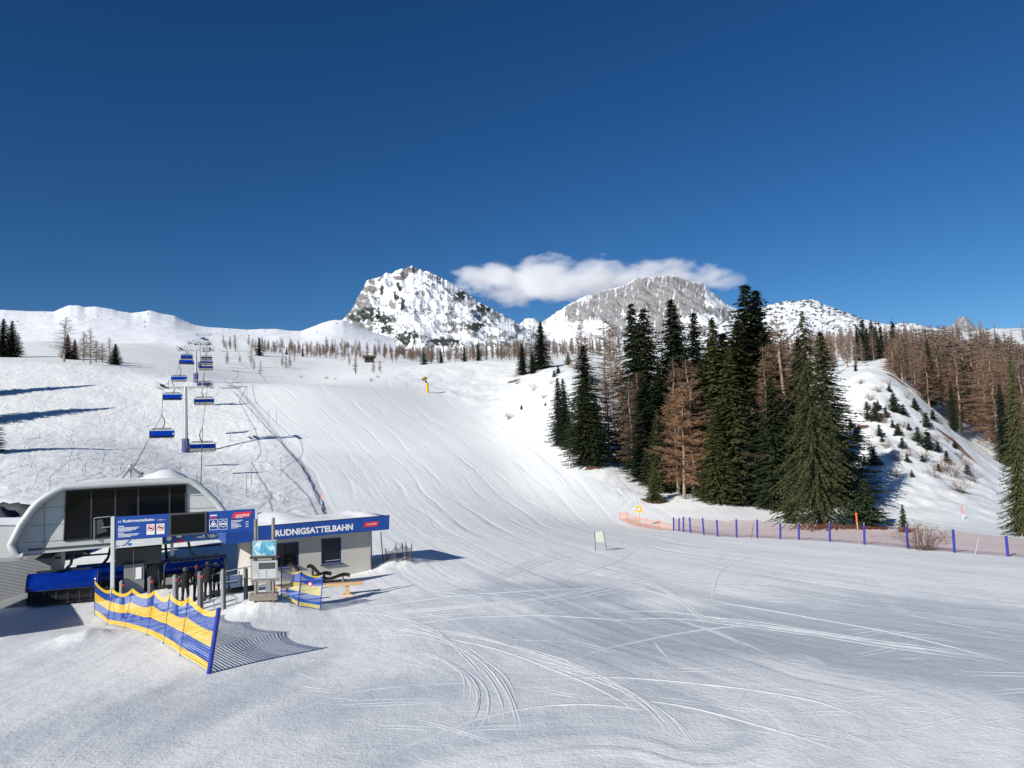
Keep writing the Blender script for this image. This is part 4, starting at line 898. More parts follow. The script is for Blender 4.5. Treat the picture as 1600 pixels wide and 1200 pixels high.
def net_mat(name, bands, cell, cov_h, cov_v, soft=None):
    """bands: [(height fraction, colour, coverage boost)] read from uv.y (fraction of net height); strands from uv in metres"""
    m = bpy.data.materials.new(name); m.use_nodes = True; n = m.node_tree; L = n.links; b = n.nodes['Principled BSDF']; N = n.nodes.new
    uv = N('ShaderNodeUVMap'); uv.uv_map = 'net'; sx = N('ShaderNodeSeparateXYZ'); L.new(uv.outputs[0], sx.inputs[0])
    r = N('ShaderNodeValToRGB'); r.color_ramp.interpolation = 'CONSTANT'; e = r.color_ramp.elements
    while len(e) > 1: e.remove(e[-1])
    e[0].position = 0; e[0].color = (*bands[0][1], bands[0][2])
    for p, c, k in bands[1:]: q = e.new(p); q.color = (*c, k)
    L.new(sx.outputs['Y'], r.inputs[0]); L.new(r.outputs['Color'], b.inputs['Base Color'])
    def M(op, a, c):
        x = N('ShaderNodeMath'); x.operation = op
        for k, q in enumerate((a, c)):
            if isinstance(q, (int, float)): x.inputs[k].default_value = q
            else: L.new(q, x.inputs[k])
        return x.outputs[0]
    fx = M('FRACT', M('DIVIDE', sx.outputs['X'], cell), 0); fy = M('FRACT', M('MULTIPLY', sx.outputs['Y'], 1.6 / cell), 0)
    h = M('LESS_THAN', fy, M('MULTIPLY', r.outputs['Alpha'], cov_h)); v = M('LESS_THAN', fx, cov_v)
    L.new(M('MAXIMUM', h, v), b.inputs['Alpha']); b.inputs['Roughness'].default_value = .7; b.inputs['Specular IOR Level'].default_value = .2
    return m
YC, BC = (.80, .50, .04), (.02, .085, .42)
NETBY = net_mat('blue_yellow_netting', [(0, YC, 1.35), (.11, BC, 1.0), (.37, YC, 1.35), (.63, BC, 1.0), (.88, YC, 1.5)], .055, .42, .14)
NETBY2 = net_mat('faded_blue_yellow_netting', [(0, (.62, .52, .12), 1.3), (.10, BC, 1.0), (.38, (.62, .52, .14), 1.2), (.66, BC, 1.25), (.94, (.65, .50, .06), 1.4)], .055, .44, .14)
NETR = net_mat('red_netting', [(0, (.22, .06, .045), 1.0)], .05, .19, .13); NETO = net_mat('orange_netting', [(0, (.62, .22, .08), 1.0), (.35, (.58, .36, .20), .8), (.7, (.62, .20, .07), 1)], .05, .26, .12)
NETD = net_mat('dark_netting', [(0, (.06, .05, .05), 1.0)], .06, .36, .28)

def net_surface(bases, tops, m, sag=.10, bulge=.10, nseg=10, nh=8, origin=Vector((0, 0, 0))):
    mb = MB(); g = []; uvs = []; run = 0
    for i in range(len(bases) - 1):
        b0, b1, t0, t1 = bases[i], bases[i + 1], tops[i], tops[i + 1]; L = (b1 - b0).length; nrm = Vector((-(b1 - b0).y, (b1 - b0).x, 0)).normalized()
        for j in range(nseg + (1 if i == len(bases) - 2 else 0)):
            f = j / nseg; sg = 4 * f * (1 - f); c = []; cu = []
            for k in range(nh + 1):
                h = k / nh; p = b0.lerp(b1, f).lerp(t0.lerp(t1, f), h) + Vector((0, 0, -sag * sg * h + .02)) + nrm * bulge * sg * math.sin(math.pi * (h * .8 + .1))
                c.append(p - origin); cu.append((run + f * L, h))
            g.append(c); uvs += cu
        run += L
    mb.sheet(g); mb.uv = uvs; return mb
def fence(name, label, cat, posts, pm, nm, pr=.022, sag=.1, bulge=.1, group=None, tip=None, base_h=.06, over=.06, pname='post', rz=None):
    bases = [G(u, v) for (_, _, u, v) in posts]; tops = []
    for (ut, vt, u, v), b in zip(posts, bases):
        d = b.y; tops.append(at(ut, vt, d))
    o = bases[len(bases) // 2].copy(); root = empty(name, o)
    for b, t in zip(bases, tops):
        e = (t - b).normalized()
        p = MB().tube([b - o - e * .25, t - o + e * over], pr, 8).build(pname, pm, root)
        if tip: MB().tube([t - o + e * over, t - o + e * (over + .14)], .03, 6).build('tip', tip, p)
    net_surface([b + Vector((0, 0, base_h)) for b in bases], tops, nm, sag, bulge, origin=o).build('netting', nm, root)
    return tag(root, label, cat, group)
DARKP = mat('dark_blue_pole', (.015, .02, .10), .5)
big = [(147.9,907,147.9,961),(175,920,167.3,976.6),(207,919,194.8,982),(242,921.5,229.6,993),(265.8,927,255.3,1006),(295,931,281,1025),(341.9,952,326.3,1052.7)]
fe = fence('safety_net_fence', 'long blue and yellow striped safety net on leaning poles in the foreground', 'net fence', big, DARKP, NETBY, .018, .26, .12)
b_, t_ = G(326.3, 1052.7), None; t_ = at(341.9, 951, b_.y)
MB().tube([b_ - fe.location, t_ - fe.location], .075, 12).build('padded_post', PADB, fe)
fence('safety_net_fence', 'short blue and yellow net on three poles beside the wooden lounger', 'net fence', [(439.5,889,439.5,934),(471,891,465.4,948),(504.8,898,499.8,954)], PADB, NETBY2, .022, .16, .12)
ob = at(488, 912, G(480, 950).y - .35); eo = empty('net_emblem')
bpy.data.objects.remove(eo)
fence('orange_net_fence', 'low orange netting beside the piste at the foot of the wood', 'net fence', [(969,800,969,813),(980.5,800,980.5,817),(992.5,807,992.5,822),(1010,810,1010,825),(1030,814,1031,828),(1052,818,1053,829)], ORANGE, NETO, .03, .1, .05)
fence('dark_net_fence', 'dark netting with orange end strip on the snow mound right of the hut', 'net fence', [(602,858,602.5,880),(618.5,851,620,878),(628.5,849,629,876),(634,848,635,877),(643,851,645,880)], DSTEEL, NETD, .025, .28, .15)
bl = [(1052.5,809,1052.5,829.5),(1061,810,1061,830),(1068,808,1068,831.5),(1077.5,809,1079,833),(1097.5,810,1100,836),(1120,813,1121.5,838.5),(1150.5,812,1151,840),(1183,812.5,1183.5,841),(1219,818,1219.5,842.5),(1248,819,1248.5,843.5),(1296,817.5,1297,846.5),(1350,821,1351,851),(1416,823,1419,857),(1489,828,1491.5,863.5),(1572,838,1575,869.5),(1668,848,1672,878)]
fence('red_net_fence', 'long red safety net on blue padded posts along the piste edge', 'net fence', bl, PADB, NETR, .08, .08, .05, tip=STEEL, over=.02)

# single poles and signs
def pole(name, label, cat, ub, vb, ut, vt, r, m, topm=None, frac=.35, group=None, grow=1.0):
    b = G(ub, vb); t = at(ut, vt, b.y); root = empty(name, b); L = t - b; e = L.normalized()
    MB().tube([-e * .2, L * (1 - (frac if topm else 0))], r, 8).build('shaft', m, root)
    if topm: MB().tube([L * (1 - frac), L], r * grow, 8).build('flag_sleeve', topm, root)
    return tag(root, label, cat, group)
WOODP = mat('pale_wood_pole', (.62, .50, .42), .7)
pole('marker_pole', 'leaning wooden marker pole with orange top behind the red net', 'pole', 1342.5, 849, 1337.5, 801, .035, WOODP, ORANGE, .32, grow=1.9)
pole('marker_pole', 'pink piste marker pole on the snow right of the lone spruce', 'pole', 1505, 812, 1502, 790, .03, WHITE, PINK, .6, grow=1.5)
pole('marker_pole', 'red piste marker pole at the left edge of the wood', 'pole', 890, 734, 890, 711, .04, WHITE, PINK, .45, grow=1.6)
pole('marker_pole', 'orange marker pole on the piste edge above the hut roof', 'pole', 502, 793, 501, 771, .03, WHITE, ORANGE, .4, grow=1.8)
pole('marker_pole', 'tall thin dark pole just right of the hut', 'pole', 599, 881, 595, 832, .03, DSTEEL)
pole('marker_pole', 'thin dark pole leaning between the orange and blue fence posts', 'pole', 1174, 841, 1177, 817, .02, DSTEEL)
pole('marker_pole', 'thin grey pole leaning in the red net near the right edge', 'pole', 1524, 866, 1530, 836, .03, STEEL)
pole('marker_pole', 'tiny dark stake on the snow field left of the yellow snow gun', 'pole', 635, 606, 635, 598, .04, DSTEEL)
# slalom gate panel
b0 = G(931, 861); fr = Frame(b0, R(8)); gt = fr.root('gate_banner')
for (ub, vb, ut, vt) in ((931,861,929,830),(949,860.5,942,829)):
    a = fr.hit(ub, vb); c = fr.hit(ut, vt); MB().tube([a + Vector((0, 0, -.2)), c], .022, 8).build('pole', DSTEEL, gt)
cs = [fr.hit(*p) for p in ((930,831),(943,830),(946,846),(931,847))]
MB().prism([c + Vector((0, -.01, 0)) for c in cs], (0, .02, 0)).build('cloth_panel', mat('cream_cloth', (.72, .71, .62), .8, alpha=.55), gt)
tag(gt, 'slalom gate of two dark poles with white cloth on the empty piste', 'slalom gate')
# yellow warning sign by the orange net
b0 = G(1000, 823); fr = Frame(b0, R(0)); sg = fr.root('warning_sign'); t0 = fr.hit(998, 795.5)
MB().tube([(0, 0, -.2), t0], .03, 8).build('pole', ORANGE, sg)
pl = MB().box(t0 + Vector((0, -.05, 0)), (.78, .03, .78), tilt=('Y', .0)).build('sign_plate', mat('sign_yellow', (.80, .52, .08), .5), sg)
MB().tube([t0 + Vector((0, -.07, 0)), t0 + Vector((0, -.09, 0))], .27, 20).build('symbol', mat('sign_orange', (.85, .20, .05), .5), pl); MB().tube([t0 + Vector((0, -.09, 0)), t0 + Vector((0, -.10, 0))], .18, 20).build('symbol', WHITE, pl)
tag(sg, 'small yellow warning sign with red ring on a pole in the orange net', 'sign')
# snow gun
b0 = G(668, 614); fr = Frame(b0, R(0)); gn = fr.root('snow_gun'); h = fr.hit(662, 589).z
MB().tube([(0, 0, -.3), (-.1, 0, h * .62)], .45, 12).build('padded_tower', YEL, gn); MB().tube([(-.1, 0, h * .60), (-.55, 0, h * .78)], .26, 10).build('swivel_arm', DSTEEL, gn)
bar = MB().tube([(-1.1, -.9, h * .86), (-.8, -.2, h * .90), (-.4, .7, h * .92)], [.62, .58, .50], 16).build('fan_barrel', YEL, gn); MB().tube([(-1.12, -.95, h * .86), (-1.05, -.8, h * .86)], .55, 16).build('nozzle_ring', BLK, bar)
tag(gn, 'yellow snow gun on a padded tower on the snow field', 'snow gun')

# ------------------------------------------------------------------ lift station
SA = R(24); SF = Frame((ray(190, 856).x * 44, 44, -.85), SA); H_ = SF.hit
st = SF.root('lift_station'); tag(st, 'arched grey chairlift bottom station with dark glass front and snow on top', 'lift station')
arc = [(36,869),(25,869.5),(16.3,851),(20.6,843.5),(32.5,819.7),(49.8,795.8),(60,784.5),(73.7,775),(86,767.5),(99.7,761.2),(140,758.6),(200,755),(255,752.5),(294,751),(303,755),(314,762.5),(325,772.5),(337.5,784),(347.5,797),(355,811),(358.5,826),(355,840),(348,843)]
cont = [H_(u, v) for u, v in arc]
# front panel (recessed), rim, roof shell
sm_ = MB()
for vv in (795, 822, 848): sm_.tube([H_(38 + (848 - vv) * .35, vv, .435), H_(102, vv - 4, .435)], .008, 4)
for vv in (775, 795): sm_.tube([H_(292, vv, .435), H_(330 + (vv - 775) * .5, vv - 2, .435)], .008, 4)
for uu in (70,): sm_.tube([H_(uu, 780, .435), H_(uu - 1, 864, .435)], .008, 4)
sm_.build('panel_seam', DGREY, st)
fpn = MB(); inner = [p + Vector((0, .45, 0)) for p in cont[1:-1]]; fpn.prism(inner, (0, .10, 0)).build('front_panel', PANEL, st)
rim = MB(); cc = sum((p for p in cont), Vector()) / len(cont)
rim.tube([p.copy() for p in cont[:-1]], .19, 12).build('rim', RIMM, st)
shell = MB(); body = cont[1:-1]; LEN = 17.0; g = []
for b in np.linspace(.05, LEN, 14):
    g.append([p + Vector((0, b, 0)) for p in body])
ctr = Vector((cc.x, 0, cc.z))
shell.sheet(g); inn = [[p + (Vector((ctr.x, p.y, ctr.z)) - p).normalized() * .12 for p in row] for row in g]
shell.build('roof_shell', PANEL, st); MB().sheet([r[::-1] for r in inn]).build('inner_lining', mat('shade_lining', (.02, .02, .022), .8), st)  # inner face coloured near black so the hall behind the glass stays shaded
back = MB(); bp_ = [p + Vector((0, LEN, 0)) for p in body]; 
# rear wall as strips with openings showing the bright snow behind
zt_, zb_ = max(p.z for p in bp_), max(cont[0].z, cont[-1].z) + .25; x0_, x1_ = min(p.x for p in bp_) + 1.2, max(p.x for p in bp_) - 1.2
holes = [(203,212,792,803),(219,236,790,797),(252,262,789,799)]
hz = [(H_(a, d, 10.0), H_(b, c, 10.0)) for a, b, c, d in holes]
xs_ = [x0_ + 2] + sum([[h[0].x, h[1].x] for h in hz], []) + [x1_ - 2]
for i in range(len(xs_) - 1):
    if i % 2 == 0: back.box(((xs_[i] + xs_[i + 1]) / 2, 10, (zt_ + zb_) / 2 - .2), (xs_[i + 1] - xs_[i], .1, zt_ - zb_ - .5))
    else:
        lo, hi = hz[i // 2]; back.box(((xs_[i] + xs_[i + 1]) / 2, 10, (lo.z + zb_) / 2), (xs_[i + 1] - xs_[i], .1, lo.z - zb_)); back.box(((xs_[i] + xs_[i + 1]) / 2, 10, (hi.z + zt_ - .4) / 2), (xs_[i + 1] - xs_[i], .1, zt_ - hi.z - .3))
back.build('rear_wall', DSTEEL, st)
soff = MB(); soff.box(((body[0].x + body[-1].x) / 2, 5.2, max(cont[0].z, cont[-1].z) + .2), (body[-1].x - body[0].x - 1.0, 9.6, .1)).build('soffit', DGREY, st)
# glazing
gl = [H_(104,767.5,.40), H_(290,757.8,.40), H_(291,830,.40), H_(172.5,838.5,.40), H_(100,845,.40)]
MB().prism(gl, (0, .04, 0)).build('glass_front', GLASSD, st)
fr_ = MB()
for a, b in zip(gl, gl[1:] + gl[:1]): fr_.tube([a + Vector((0, -.01, 0)), b + Vector((0, -.01, 0))], .045, 4)
fr_.build('glass_frame', DSTEEL, st)
for u in (142.5, 180, 216, 265):
    a = H_(u, 767.5 - (u - 104) * .052, .39); b = H_(u, 842 - (u - 104) * .07, .39); MB().box(((a.x + b.x) / 2, .385, (a.z + b.z) / 2), (.10, .03, a.z - b.z)).build('mullion', DSTEEL, st)
# machinery behind the glass
mc = MB()
for z in (2.9, 3.5, 4.7): mc.box((0, 3.0 + z * .2, z), (8.5, .25, .22))
for i in range(9): mc.tube([(-3.6 + i * .9, 2.2, 3.3), (-3.6 + i * .9, 2.35, 3.3)], .34, 14)
mc.box((-3, 1.2, 3.9), (.18, .18, 3.5)); mc.box((-.5, 1.6, 3.9), (.18, .18, 3.5)); mc.box((2.6, 1.6, 3.9), (.18, .18, 3.5)); mc.build('drive_machinery', STEEL, st)
rl = MB(); rl.tube([H_(147,809.5,.25), H_(172,807,.25)], .03, 6); rl.tube([H_(159,824.5,.25), H_(173,823,.25)], .03, 6); rl.tube([H_(147,809.5,.25), H_(147,843,.25)], .02, 6); rl.build('railing', STEEL, st)
MB().prism([H_(146,843,.30), H_(147,814,.30), H_(160,811,.30), H_(163,822,.30), H_(168,830,.30), H_(152,835,.30)], (0, .03, 0)).build('service_cart', DGREY, st)
# underside column, housing and a dark box in place of the shaded opening
def hb(n, m, u0, u1, v0, v1, b, dep, par=st):
    a = H_(u0, v1, b); c = H_(u1, v0, b); return MB().box(((a.x + c.x) / 2, b + dep / 2, (a.z + c.z) / 2), (c.x - a.x, dep, c.z - a.z)).build(n, m, par)
hs_ = hb('drive_housing', DGREY, 180, 252, 853, 886, 1.8, 3.0); hb('support_column', GREYP, 193, 225, 880, 945, 1.6, 1.6); cb = hb('dark_opening', DGREY, 229, 250, 872, 940, 2.4, 2.0)
hb('cable_post', STEEL, 208, 209, 858, 902, 1.5, .05); hb('notice', WHITE, 211, 221, 886, 905, 1.55, .03); MB().tube([H_(60, 874, 3.2), H_(345, 851, 3.2)], .06, 6).build('guide_rail', DSTEEL, st)
# snow on the roof
sn = []
for i, f in enumerate(np.linspace(0, 1, 26)):
    row = []
    for j, b in enumerate(np.linspace(.25, LEN - .5, 16)):
        u = 92 + f * 212; q = H_(u, np.interp(u, [p[0] for p in arc[9:16]], [p[1] for p in arc[9:16]])); e = min(1, 5 * f) * min(1, 7 * (1 - f)) * min(1, j * .8)
        th = (.08 + .42 * math.exp(-((u - 262) / 34.0)**2) + .10 * perlin(f * 6, b * .5, 3)) * e
        row.append(Vector((q.x, b, q.z + .19 * (1 if 0 < f < 1 else 0) + float(th) - .05)))
    sn.append(row)
MB().sheet(sn).build('snow_cap', SNOWP, st)
# rope frame (tripod) above the rear roof
tf = [H_(204,729,6.0)]; T3 = MB()
for (u, v, b) in ((188,752,5.4),(203,752,6.0),(221,742,6.6),(226,748,7.5)): T3.tube([tf[0], H_(u, v, b)], .075, 8)
T3.tube([H_(213,748,6.4), H_(224,739,6.6)], .09, 8); T3.ball(tf[0], .16, 6); T3.build('rope_frame', STEEL, st)

# clad garage wall at the left of the station
gw = SF.root('clad_garage'); 
a = H_(-260, 872, 1.5); c = H_(80, 866, 1.5)
MB().box(((a.x + c.x) / 2, 4.5, 1.1), (c.x - a.x, 6, 2.9)).build('cladding', CORR, gw)
pr = [H_(-260,978,1.2), H_(-260,955,1.2), H_(0,941,1.2), H_(52,924,1.2), H_(82,914,1.2), H_(82,955,1.2)]
MB().prism(pr, (0, .25, 0)).build('concrete_ramp', CONC, gw)
a = H_(-280, 822, 4.0); c = H_(38, 818, 4.0); MB().box(((a.x + c.x) / 2, 7, (c.z + 1.5) / 2), (c.x - a.x, 6, c.z - 1.5)).build('upper_wall', PANEL, gw)
rs_ = []
for i in range(20):
    x = a.x + (c.x - a.x) * i / 19; rs_.append([Vector((x, 3.9 + k * .7, c.z - .02 + .16 * min(k, 1) + .05 * math.sin(i * .9 + k))) for k in range(10)])
MB().sheet(rs_).build('snow_cap', SNOWP, gw)
MB().box((0, 1.5, .9), (6, 9, 3.9), rz=R(35) - SA).build('unseen_annex', CORR, gw).location = SF.l((-28.6, 33.5, -.8))  # unseen wing added left of view to shade the platform
tag(gw, 'grey garage with ribbed cladding and pale upper wall left of the station', 'garage')
# mound behind it, coloured dark in place of snow in deep shade
q = Gd(-8, 63, 800); rk = MB(); rv = []
for i in range(13):
    row = []
    for j in range(33):
        th = math.pi / 2 * i / 12; ph = 2 * math.pi * j / 32; n = 1 + .3 * float(perlin(math.cos(ph) * 1.5 + 3, math.sin(ph) * 1.5 + i * .25, 8))
        row.append(Vector((6.5 * n * math.sin(th) * math.cos(ph), 3.5 * n * math.sin(th) * math.sin(ph), 4.6 * n * math.cos(th) - .3)))
    rv.append(row)
o = rk.sheet(rv).build('shaded_snow_heap', mat('shaded_snow_grey', (.07, .075, .085), .9, var=.4, vscale=.8, bump=1, bscale=2)); o.location = (q.x, q.y, -.6)
tag(o, 'snow heap coloured dark for deep shade behind the garage wall at the left edge', 'snow heap')

# ------------------------------------------------------------------ chairs
CW = 3.6
def make_chair(up=False):
    c = empty('lift_chair'); dz = .34 if up else 0.0
    MB().tube([(0, 0, .18), (0, 0, -.12), (.28, .02, -.55), (.42, .02, -1.1), (.30, .02, -1.7), (.05, 0, -2.02)], [.05, .06, .07, .075, .08, .09], 10).build('hanger', DSTEEL, c)
    g = MB(); g.box((0, 0, .06), (.16, .55, .26)); g.tube([(0, -.25, .15), (0, .25, .15)], .08, 8); g.build('grip', STEEL, c)
    f = MB(); f.box((0, 0, -2.03), (2.7, .12, .10)); f.box((0, 0, -2.22), (2.7, .10, .08))
    for i in range(9): f.box((-1.3 + i * .325, 0, -2.12), (.07, .08, .18))
    for s in (-1, 1):
        f.tube([(s * 1.25, 0, -2.1), (s * 1.55, .02, -2.15), (s * 1.74, .05, -2.35), (s * 1.78, .10, -2.8), (s * 1.76, .15, -3.45)], .04, 8)
    f.build('frame', DSTEEL, c)
    prof = [(-.35, -2.42), (-.62, -2.5), (-.85, -2.68), (-.98, -2.95), (-1.0, -3.12), (-.97, -3.28)]
    prof = [(y + (.12 if up else 0), z + dz) for y, z in prof]
    g = [[Vector((CW / 2 * (k / 8 * 2 - 1) * (.97 if 0 < i < 5 else .95), y + .10 * abs(k / 8 * 2 - 1)**3, z)) for k in range(9)] for i, (y, z) in enumerate(prof)]
    v = MB().sheet(g, (0, .03, .02)).build('visor', VISOR, c)
    e = MB()
    for s in (-1, 1): e.tube([(s * 1.70, .0, -2.3)] + [(s * CW / 2 * .96, y + .10, z) for y, z in prof], .028, 6)
    e.tube([(-1.72, -.98 + .1, -3.30 + dz), (1.72, -.98 + .1, -3.30 + dz)], .03, 6); e.build('visor_edge', DSTEEL, v)
    s1 = MB()
    for i in range(6): s1.box((-1.425 + i * .57, -.30, -3.42), (.55, .95, .20))
    if up: s1.box((0, -.62, -3.28), (3.3, .10, .62), tilt=('X', .12)); s1.box((0, -.3, -3.62), (3.4, .7, .14))
    s1.build('seat', BLK, c)
    b1 = MB()
    for i in range(6): b1.box((-1.425 + i * .57, .24, -3.26), (.53, .10, .40), tilt=('X', -.15))
    b1.build('backrest', SEATB, c)
    bar = MB(); bar.tube([(-1.6, -.75, -3.0), (1.6, -.75, -3.0)], .03, 6)
    for i in range(6): bar.tube([(-1.425 + i * .57, -.75, -3.0), (-1.425 + i * .57, -.90, -3.68)], .02, 6); bar.tube([(-1.425 + i * .57 - .17, -.90, -3.68), (-1.425 + i * .57 + .17, -.90, -3.68)], .025, 6)
    bar.build('footrest', DSTEEL, c)
    return c
chair0 = make_chair(); used = [False]; open0 = make_chair(True); used2 = [False]
def dup(root):
    r = root.copy(); col.objects.link(r)
    for ch in list(root.children):
        c = ch.copy(); col.objects.link(c); c.parent = r
        for gch in ch.children: d = gch.copy(); col.objects.link(d); d.parent = c
    return r
def place_chair(loc, rz, label, group=None, up=False):
    if up:
        o = open0 if not used2[0] else dup(open0); used2[0] = True; o.location = loc; o.rotation_euler = (0, 0, rz); return tag(o, label, 'lift chair', group)
    o = chair0 if not used[0] else dup(chair0); used[0] = True
    o.location = loc; o.rotation_euler = (0, 0, rz); tag(o, label, 'lift chair', group); return o
LINE = math.atan2(.40, 1.0)                            # the lift runs up and slightly left
# station chairs: given by picture position of the top frame and depth
def chair_at(uf, vf, d, rz, label, group):
    p = SF.w(H_(uf, vf, d)); return place_chair(p + Vector((0, 0, 2.03)), rz, label, group, True)
GS = 'chairs inside the bottom station'
chair_at(101, 891, 1.1, SA - .03, 'nearest blue hooded chair at the left under the station hood', GS)
chair_at(160, 881, 3.4, SA + .05, 'second blue hooded chair behind the left one in the station', GS)
chair_at(306, 870, 1.7, SA + .12 + math.pi, 'blue hooded chair at the right of the station with people before it', GS)
chair_at(262, 874, 3.6, SA + 1.25 + math.pi, 'dark turned chair beside the station column', GS)
left = [(253,679,36),(269.6,621,28),(280,592.6,23.5),(291,566,25),(292,558,17),(299,570,13),(310,538,11),(317,531,7)]
right = [(316.6,700,38),(319,628,29),(320,601.6,23),(322,575,20),(323,567,15.5),(323,560,17),(324,547,9),(325,538,8.5),(322,531,6)]
LD = ['lowest','second','third','fourth','fifth','sixth','seventh','topmost','last']
lp, rp = [], []
def cd_(w): return 1200 * CW / w
dl = [120,154,184,206,240,272,350,470]; dr = [113,148,186,212,246,262,380,420,560]
for i, (u, v, w_) in enumerate(left):
    d = dl[i]; p = at(u, v, d) + Vector((0, 0, 3.0)); lp.append(p); c = place_chair(p, LINE, '%s blue hooded chair on the left rope coming down the slope' % LD[i], 'chairs on the lift line')
    s = w_ / (1200 * CW / d); c.scale = (min(s, 1.1),) * 3 if s < .85 else (1, 1, 1)
for i, (u, v, w_) in enumerate(right):
    d = dr[i]; p = at(u, v, d) + Vector((0, 0, 3.0)); rp.append(p); c = place_chair(p, LINE + math.pi, '%s blue hooded chair on the right rope going up the slope' % LD[i], 'chairs on the lift line')

# ------------------------------------------------------------------ pylons
def make_pylon(h, arm=8.0):
    r = empty('lift_pylon')
    MB().tube([(0, 0, -1), (0, 0, h)], [.52, .30], 16).build('shaft', STEEL, r)
    MB().tube([(0, 0, -.3), (0, 0, 2.6)], [.72, .66], 14).build('base_padding', PURP, r)
    a = MB(); a.box((0, 0, h - .15), (arm - .6, .42, .38)); a.box((0, 0, h + 1.25), (arm * .78, .14, .14))
    for s in (-1, 1): a.tube([(s * arm * .38, 0, h), (s * arm * .38, 0, h + 1.25)], .08, 6); a.tube([(s * .4, 0, h - .8), (s * 1.6, 0, h - .2)], .08, 6)
    a.build('crossarm', STEEL, r)
    for s in (-1, 1):
        q = MB(); q.box((s * arm / 2, 0, h + .05), (.16, 4.4, .20))
        for i in range(8): q.tube([(s * arm / 2 - .08, -1.9 + i * .545, h + .22), (s * arm / 2 + .08, -1.9 + i * .545, h + .22)], .25, 12)
        q.build('sheave_train', DSTEEL, r)
        k = MB(); k.box((s * (arm / 2 + .55), 0, h - .25), (.6, 4.6, .05))
        for y in (-2.2, -1.1, 0, 1.1, 2.2): k.tube([(s * (arm / 2 + .85), y, h - .25), (s * (arm / 2 + .85), y, h + .85)], .03, 5)
        k.tube([(s * (arm / 2 + .85), -2.2, h + .85), (s * (arm / 2 + .85), 2.2, h + .85)], .03, 5)
        for x in np.linspace(.6, arm / 2 - .8, 4): k.tube([(s * x, -.3, h), (s * x, -.3, h + .95)], .03, 5)
        k.tube([(s * .6, -.3, h + .95), (s * (arm / 2 - .8), -.3, h + .95)], .03, 5); k.tube([(s * .6, -.3, h + .5), (s * (arm / 2 - .8), -.3, h + .5)], .02, 5)
        k.build('catwalk', STEEL, r)
    MB().box((.3, -.6, h * .5), (.05, .05, h * .9)).build('ladder', STEEL, r)
    return r
ptop = []
for i, (u, vb, vt, d, lab) in enumerate([(290,708,604,146,'nearest grey lift pylon with violet padded foot'), (306,589,546,220,'second lift pylon with dark blue foot higher on the slope'), (312,558,536,330,'third lift pylon seen small behind the second'), (318,545,523,500,'fourth distant lift pylon near the ridge')]):
    b = Gd(u, d, vb); t = at(u if i else 293, vt, d); p = make_pylon(max(t.z - b.z, 5)); p.location = b; p.rotation_euler = (0, 0, LINE * .6); tag(p, lab, 'lift pylon', 'lift pylons')
    R_ = Matrix.Rotation(LINE * .6, 3, 'Z'); ptop.append([b + R_ @ Vector((s * 4, 0, t.z - b.z + .45)) for s in (-1, 1)])
# haul rope: up one side, round the top, down the other
def near_rope(ps, side):
    q = [(p.y, p) for p in ps] + [(t[side].y, t[side]) for t in ptop]; q.sort(key=lambda a: a[0]); return [b for a, b in q]
end = Gd(322, 900, 510)
Lr = [SF.w(H_(196,760,10.0)), SF.w(H_(200,747,14.5))] + near_rope(lp, 0) + [end + Vector((-2.5, 0, 5))]; Rr_ = [SF.w(H_(312,772,10)), SF.w(H_(314,752,14.5))] + near_rope(rp, 1) + [end + Vector((2.5, 0, 5))]
def smooth_path(ps, n=6):
    o = []; ps = [2 * ps[0] - ps[1]] + ps + [2 * ps[-1] - ps[-2]]
    for i in range(1, len(ps) - 2):
        for k in range(n):
            f = k / n; o.append(Vector([cr(ps[i - 1][a], ps[i][a], ps[i + 1][a], ps[i + 2][a], f) for a in range(3)]))
    return o + [ps[-2]]
rope = MB(); rope.tube(Lr, .035, 6); rope.tube(Rr_, .035, 6); rope.tube([Lr[-1], Rr_[-1]], .035, 6)
tag(rope.build('haul_rope', DSTEEL), 'steel haul rope running up both sides of the lift', 'rope')
# small top station on the ridge
tp = empty('top_station', end); tag(tp, 'tiny lift top station on the ridge at the end of the rope', 'lift station')
MB().box((0, 0, 2), (6, 5, 4)).build('machine_house', GREYP, tp); MB().prism([(-4.5, -3, 4), (4.5, -3, 4), (3.4, -3, 6.5), (-3.4, -3, 6.5)], (0, 9, 0)).build('roof', STEEL, tp)
e2 = Gd(376, 960, 510); t2 = empty('ridge_hut', e2); tag(t2, 'tiny dark hut on the ridge right of the top station', 'hut')
MB().box((0, 0, 1.5), (7, 4, 3)).build('wall', WOODD, t2); MB().prism([(-4, -2.6, 3), (4, -2.6, 3), (0, -2.6, 4.8)], (0, 5.2, 0)).build('roof', GREYP, t2)
# mountain chalet among the larches
e3 = G(577, 566); ch = empty('chalet', e3, .3); tag(ch, 'small brown wooden chalet among larches below the rocky peak', 'chalet')
k = e3.y / F
MB().box((0, 0, 4 * k), (14 * k, 10 * k, 8 * k)).build('wall', WOODD, ch); rf_ = MB().prism([(-10 * k, -7 * k, 7 * k), (-10 * k, 7 * k, 7 * k), (-10 * k, 0, 11 * k)], (20 * k, 0, 0)).build('roof', ROOFB, ch); MB().box((4 * k, 2 * k, 11 * k), (1.5 * k, 1.5 * k, 3 * k)).build('chimney', CONC, rf_)
for s in (-4, 3): MB().box((s * k, -6.1 * k, 4.5 * k), (3 * k, .2 * k, 3 * k)).build('window', GLASSW, ch)

